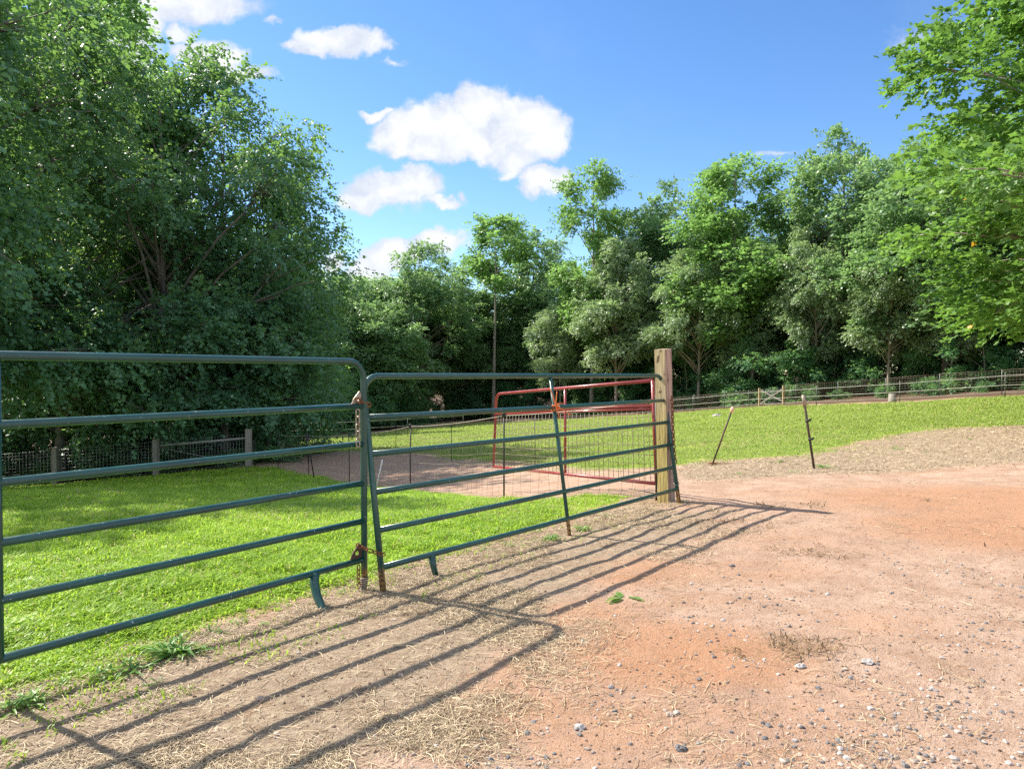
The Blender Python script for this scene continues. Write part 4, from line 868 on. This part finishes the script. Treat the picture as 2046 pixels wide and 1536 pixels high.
sp = on_ground(1783, 790); b0 = at(1783, 792, 40.5); b0[2] = gz(b0[0], b0[1]); e = MB().tube([up(b0, -.05), up(b0, .1), up(b0, .5)], [.28, .22, .20], 10).build('tree_stump', M['greywood'], None, b0); tag(e, 'short cut tree stump behind the rail fence at the right', 'stump')
# weeds: broad bladed tufts
def weed(px, py, n, L, lb, seed, name='weed', wv=.012, cat='weed', flat=False, group=None):
    q = on_ground(px, py); q[2] = gz(q[0], q[1]); rg = np.random.default_rng(seed); mb = MB()
    for i in range(n):
        az = rg.uniform(0, 2*PI); ln = L*rg.uniform(.55, 1.15); el = rg.uniform(.15, 1.1) if not flat else rg.uniform(.02, .3); o0 = q+np.array([rg.normal(0, L*.22), rg.normal(0, L*.16), -.005]); d = np.array([math.cos(az), math.sin(az), 0]); sv = np.array([-d[1], d[0], 0]); V = []; F = []
        for j, s_ in enumerate(np.linspace(0, 1, 6)):
            r_ = ln*s_*math.cos(el); z_ = ln*(math.sin(el)*s_ - .75*s_**2.2*math.sin(el)*rg.uniform(.8, 1.1)); w_ = wv*(math.sin(PI*min(1, .12+.86*s_))**.8)*rg.uniform(.8, 1.2); c_ = o0+d*r_+np.array([0, 0, z_+.008])
            V += [c_-sv*w_/2+np.array([0, 0, .2*w_]), c_, c_+sv*w_/2+np.array([0, 0, .2*w_])]
            if j: b_ = j*3; F += [(b_-3, b_-2, b_+1, b_), (b_-2, b_-1, b_+2, b_+1)]
        mb.add(V, F, rg.random())
    o_ = mb.build(name, M['weed'], None, q); tag(o_, lb, cat, group)
weed(350, 1312, 70, .17, 'large grassy weed tuft below the bottom rail of the nearer gate', 1, wv=.014)
weed(265, 1345, 16, .12, 'small weed left of the large grassy tuft', 2); weed(210, 1352, 12, .10, 'sparse weed sprig at the lower left between lawn and gate shadows', 3)
weed(60, 1405, 26, .10, 'pale low weed near the left edge at the top gate shadow', 4); weed(15, 1420, 20, .10, 'low weed cut by the left edge of the photo', 12)
weed(1165, 1062, 22, .14, 'small weed growing right of the leaning gate middle brace', 5); weed(1100, 1080, 24, .14, 'weed growing left of the leaning gate middle brace foot', 6)
weed(1245, 1195, 5, .12, 'torn green leaf sprig lying on the clay across a gate shadow', 7, 'leaf_sprig', .034, 'leaf', True)
weed(1365, 1003, 14, .08, 'tiny weed at the foot of the wooden post', 8); weed(1645, 930, 26, .20, 'green weed at the foot of the nearest steel fence post', 9, wv=.016)
weed(1560, 922, 18, .15, 'weed on the dead grass left of the nearest steel fence post', 10); weed(1790, 895, 16, .18, 'weed on the dead grass belt at the right', 11)

for i, (px, py) in enumerate([(120, 1368), (430, 1262), (480, 1240), (520, 1248), (640, 1190), (690, 1185), (810, 1138), (880, 1125), (960, 1100), (1020, 1092), (1075, 1065), (1220, 1030), (1260, 1010), (300, 1372), (1480, 945), (1700, 915), (1850, 900), (1930, 880), (1590, 940)]):
    weed(px+rng.uniform(-8, 8), py+rng.uniform(-4, 4), int(rng.integers(6, 15)), rng.uniform(.06, .11), 'tiny green tuft straggling over bare soil beside the grass', 40+i, wv=.007, cat='tuft', name='grass_tuft', group='tufts along the worn grass edges')
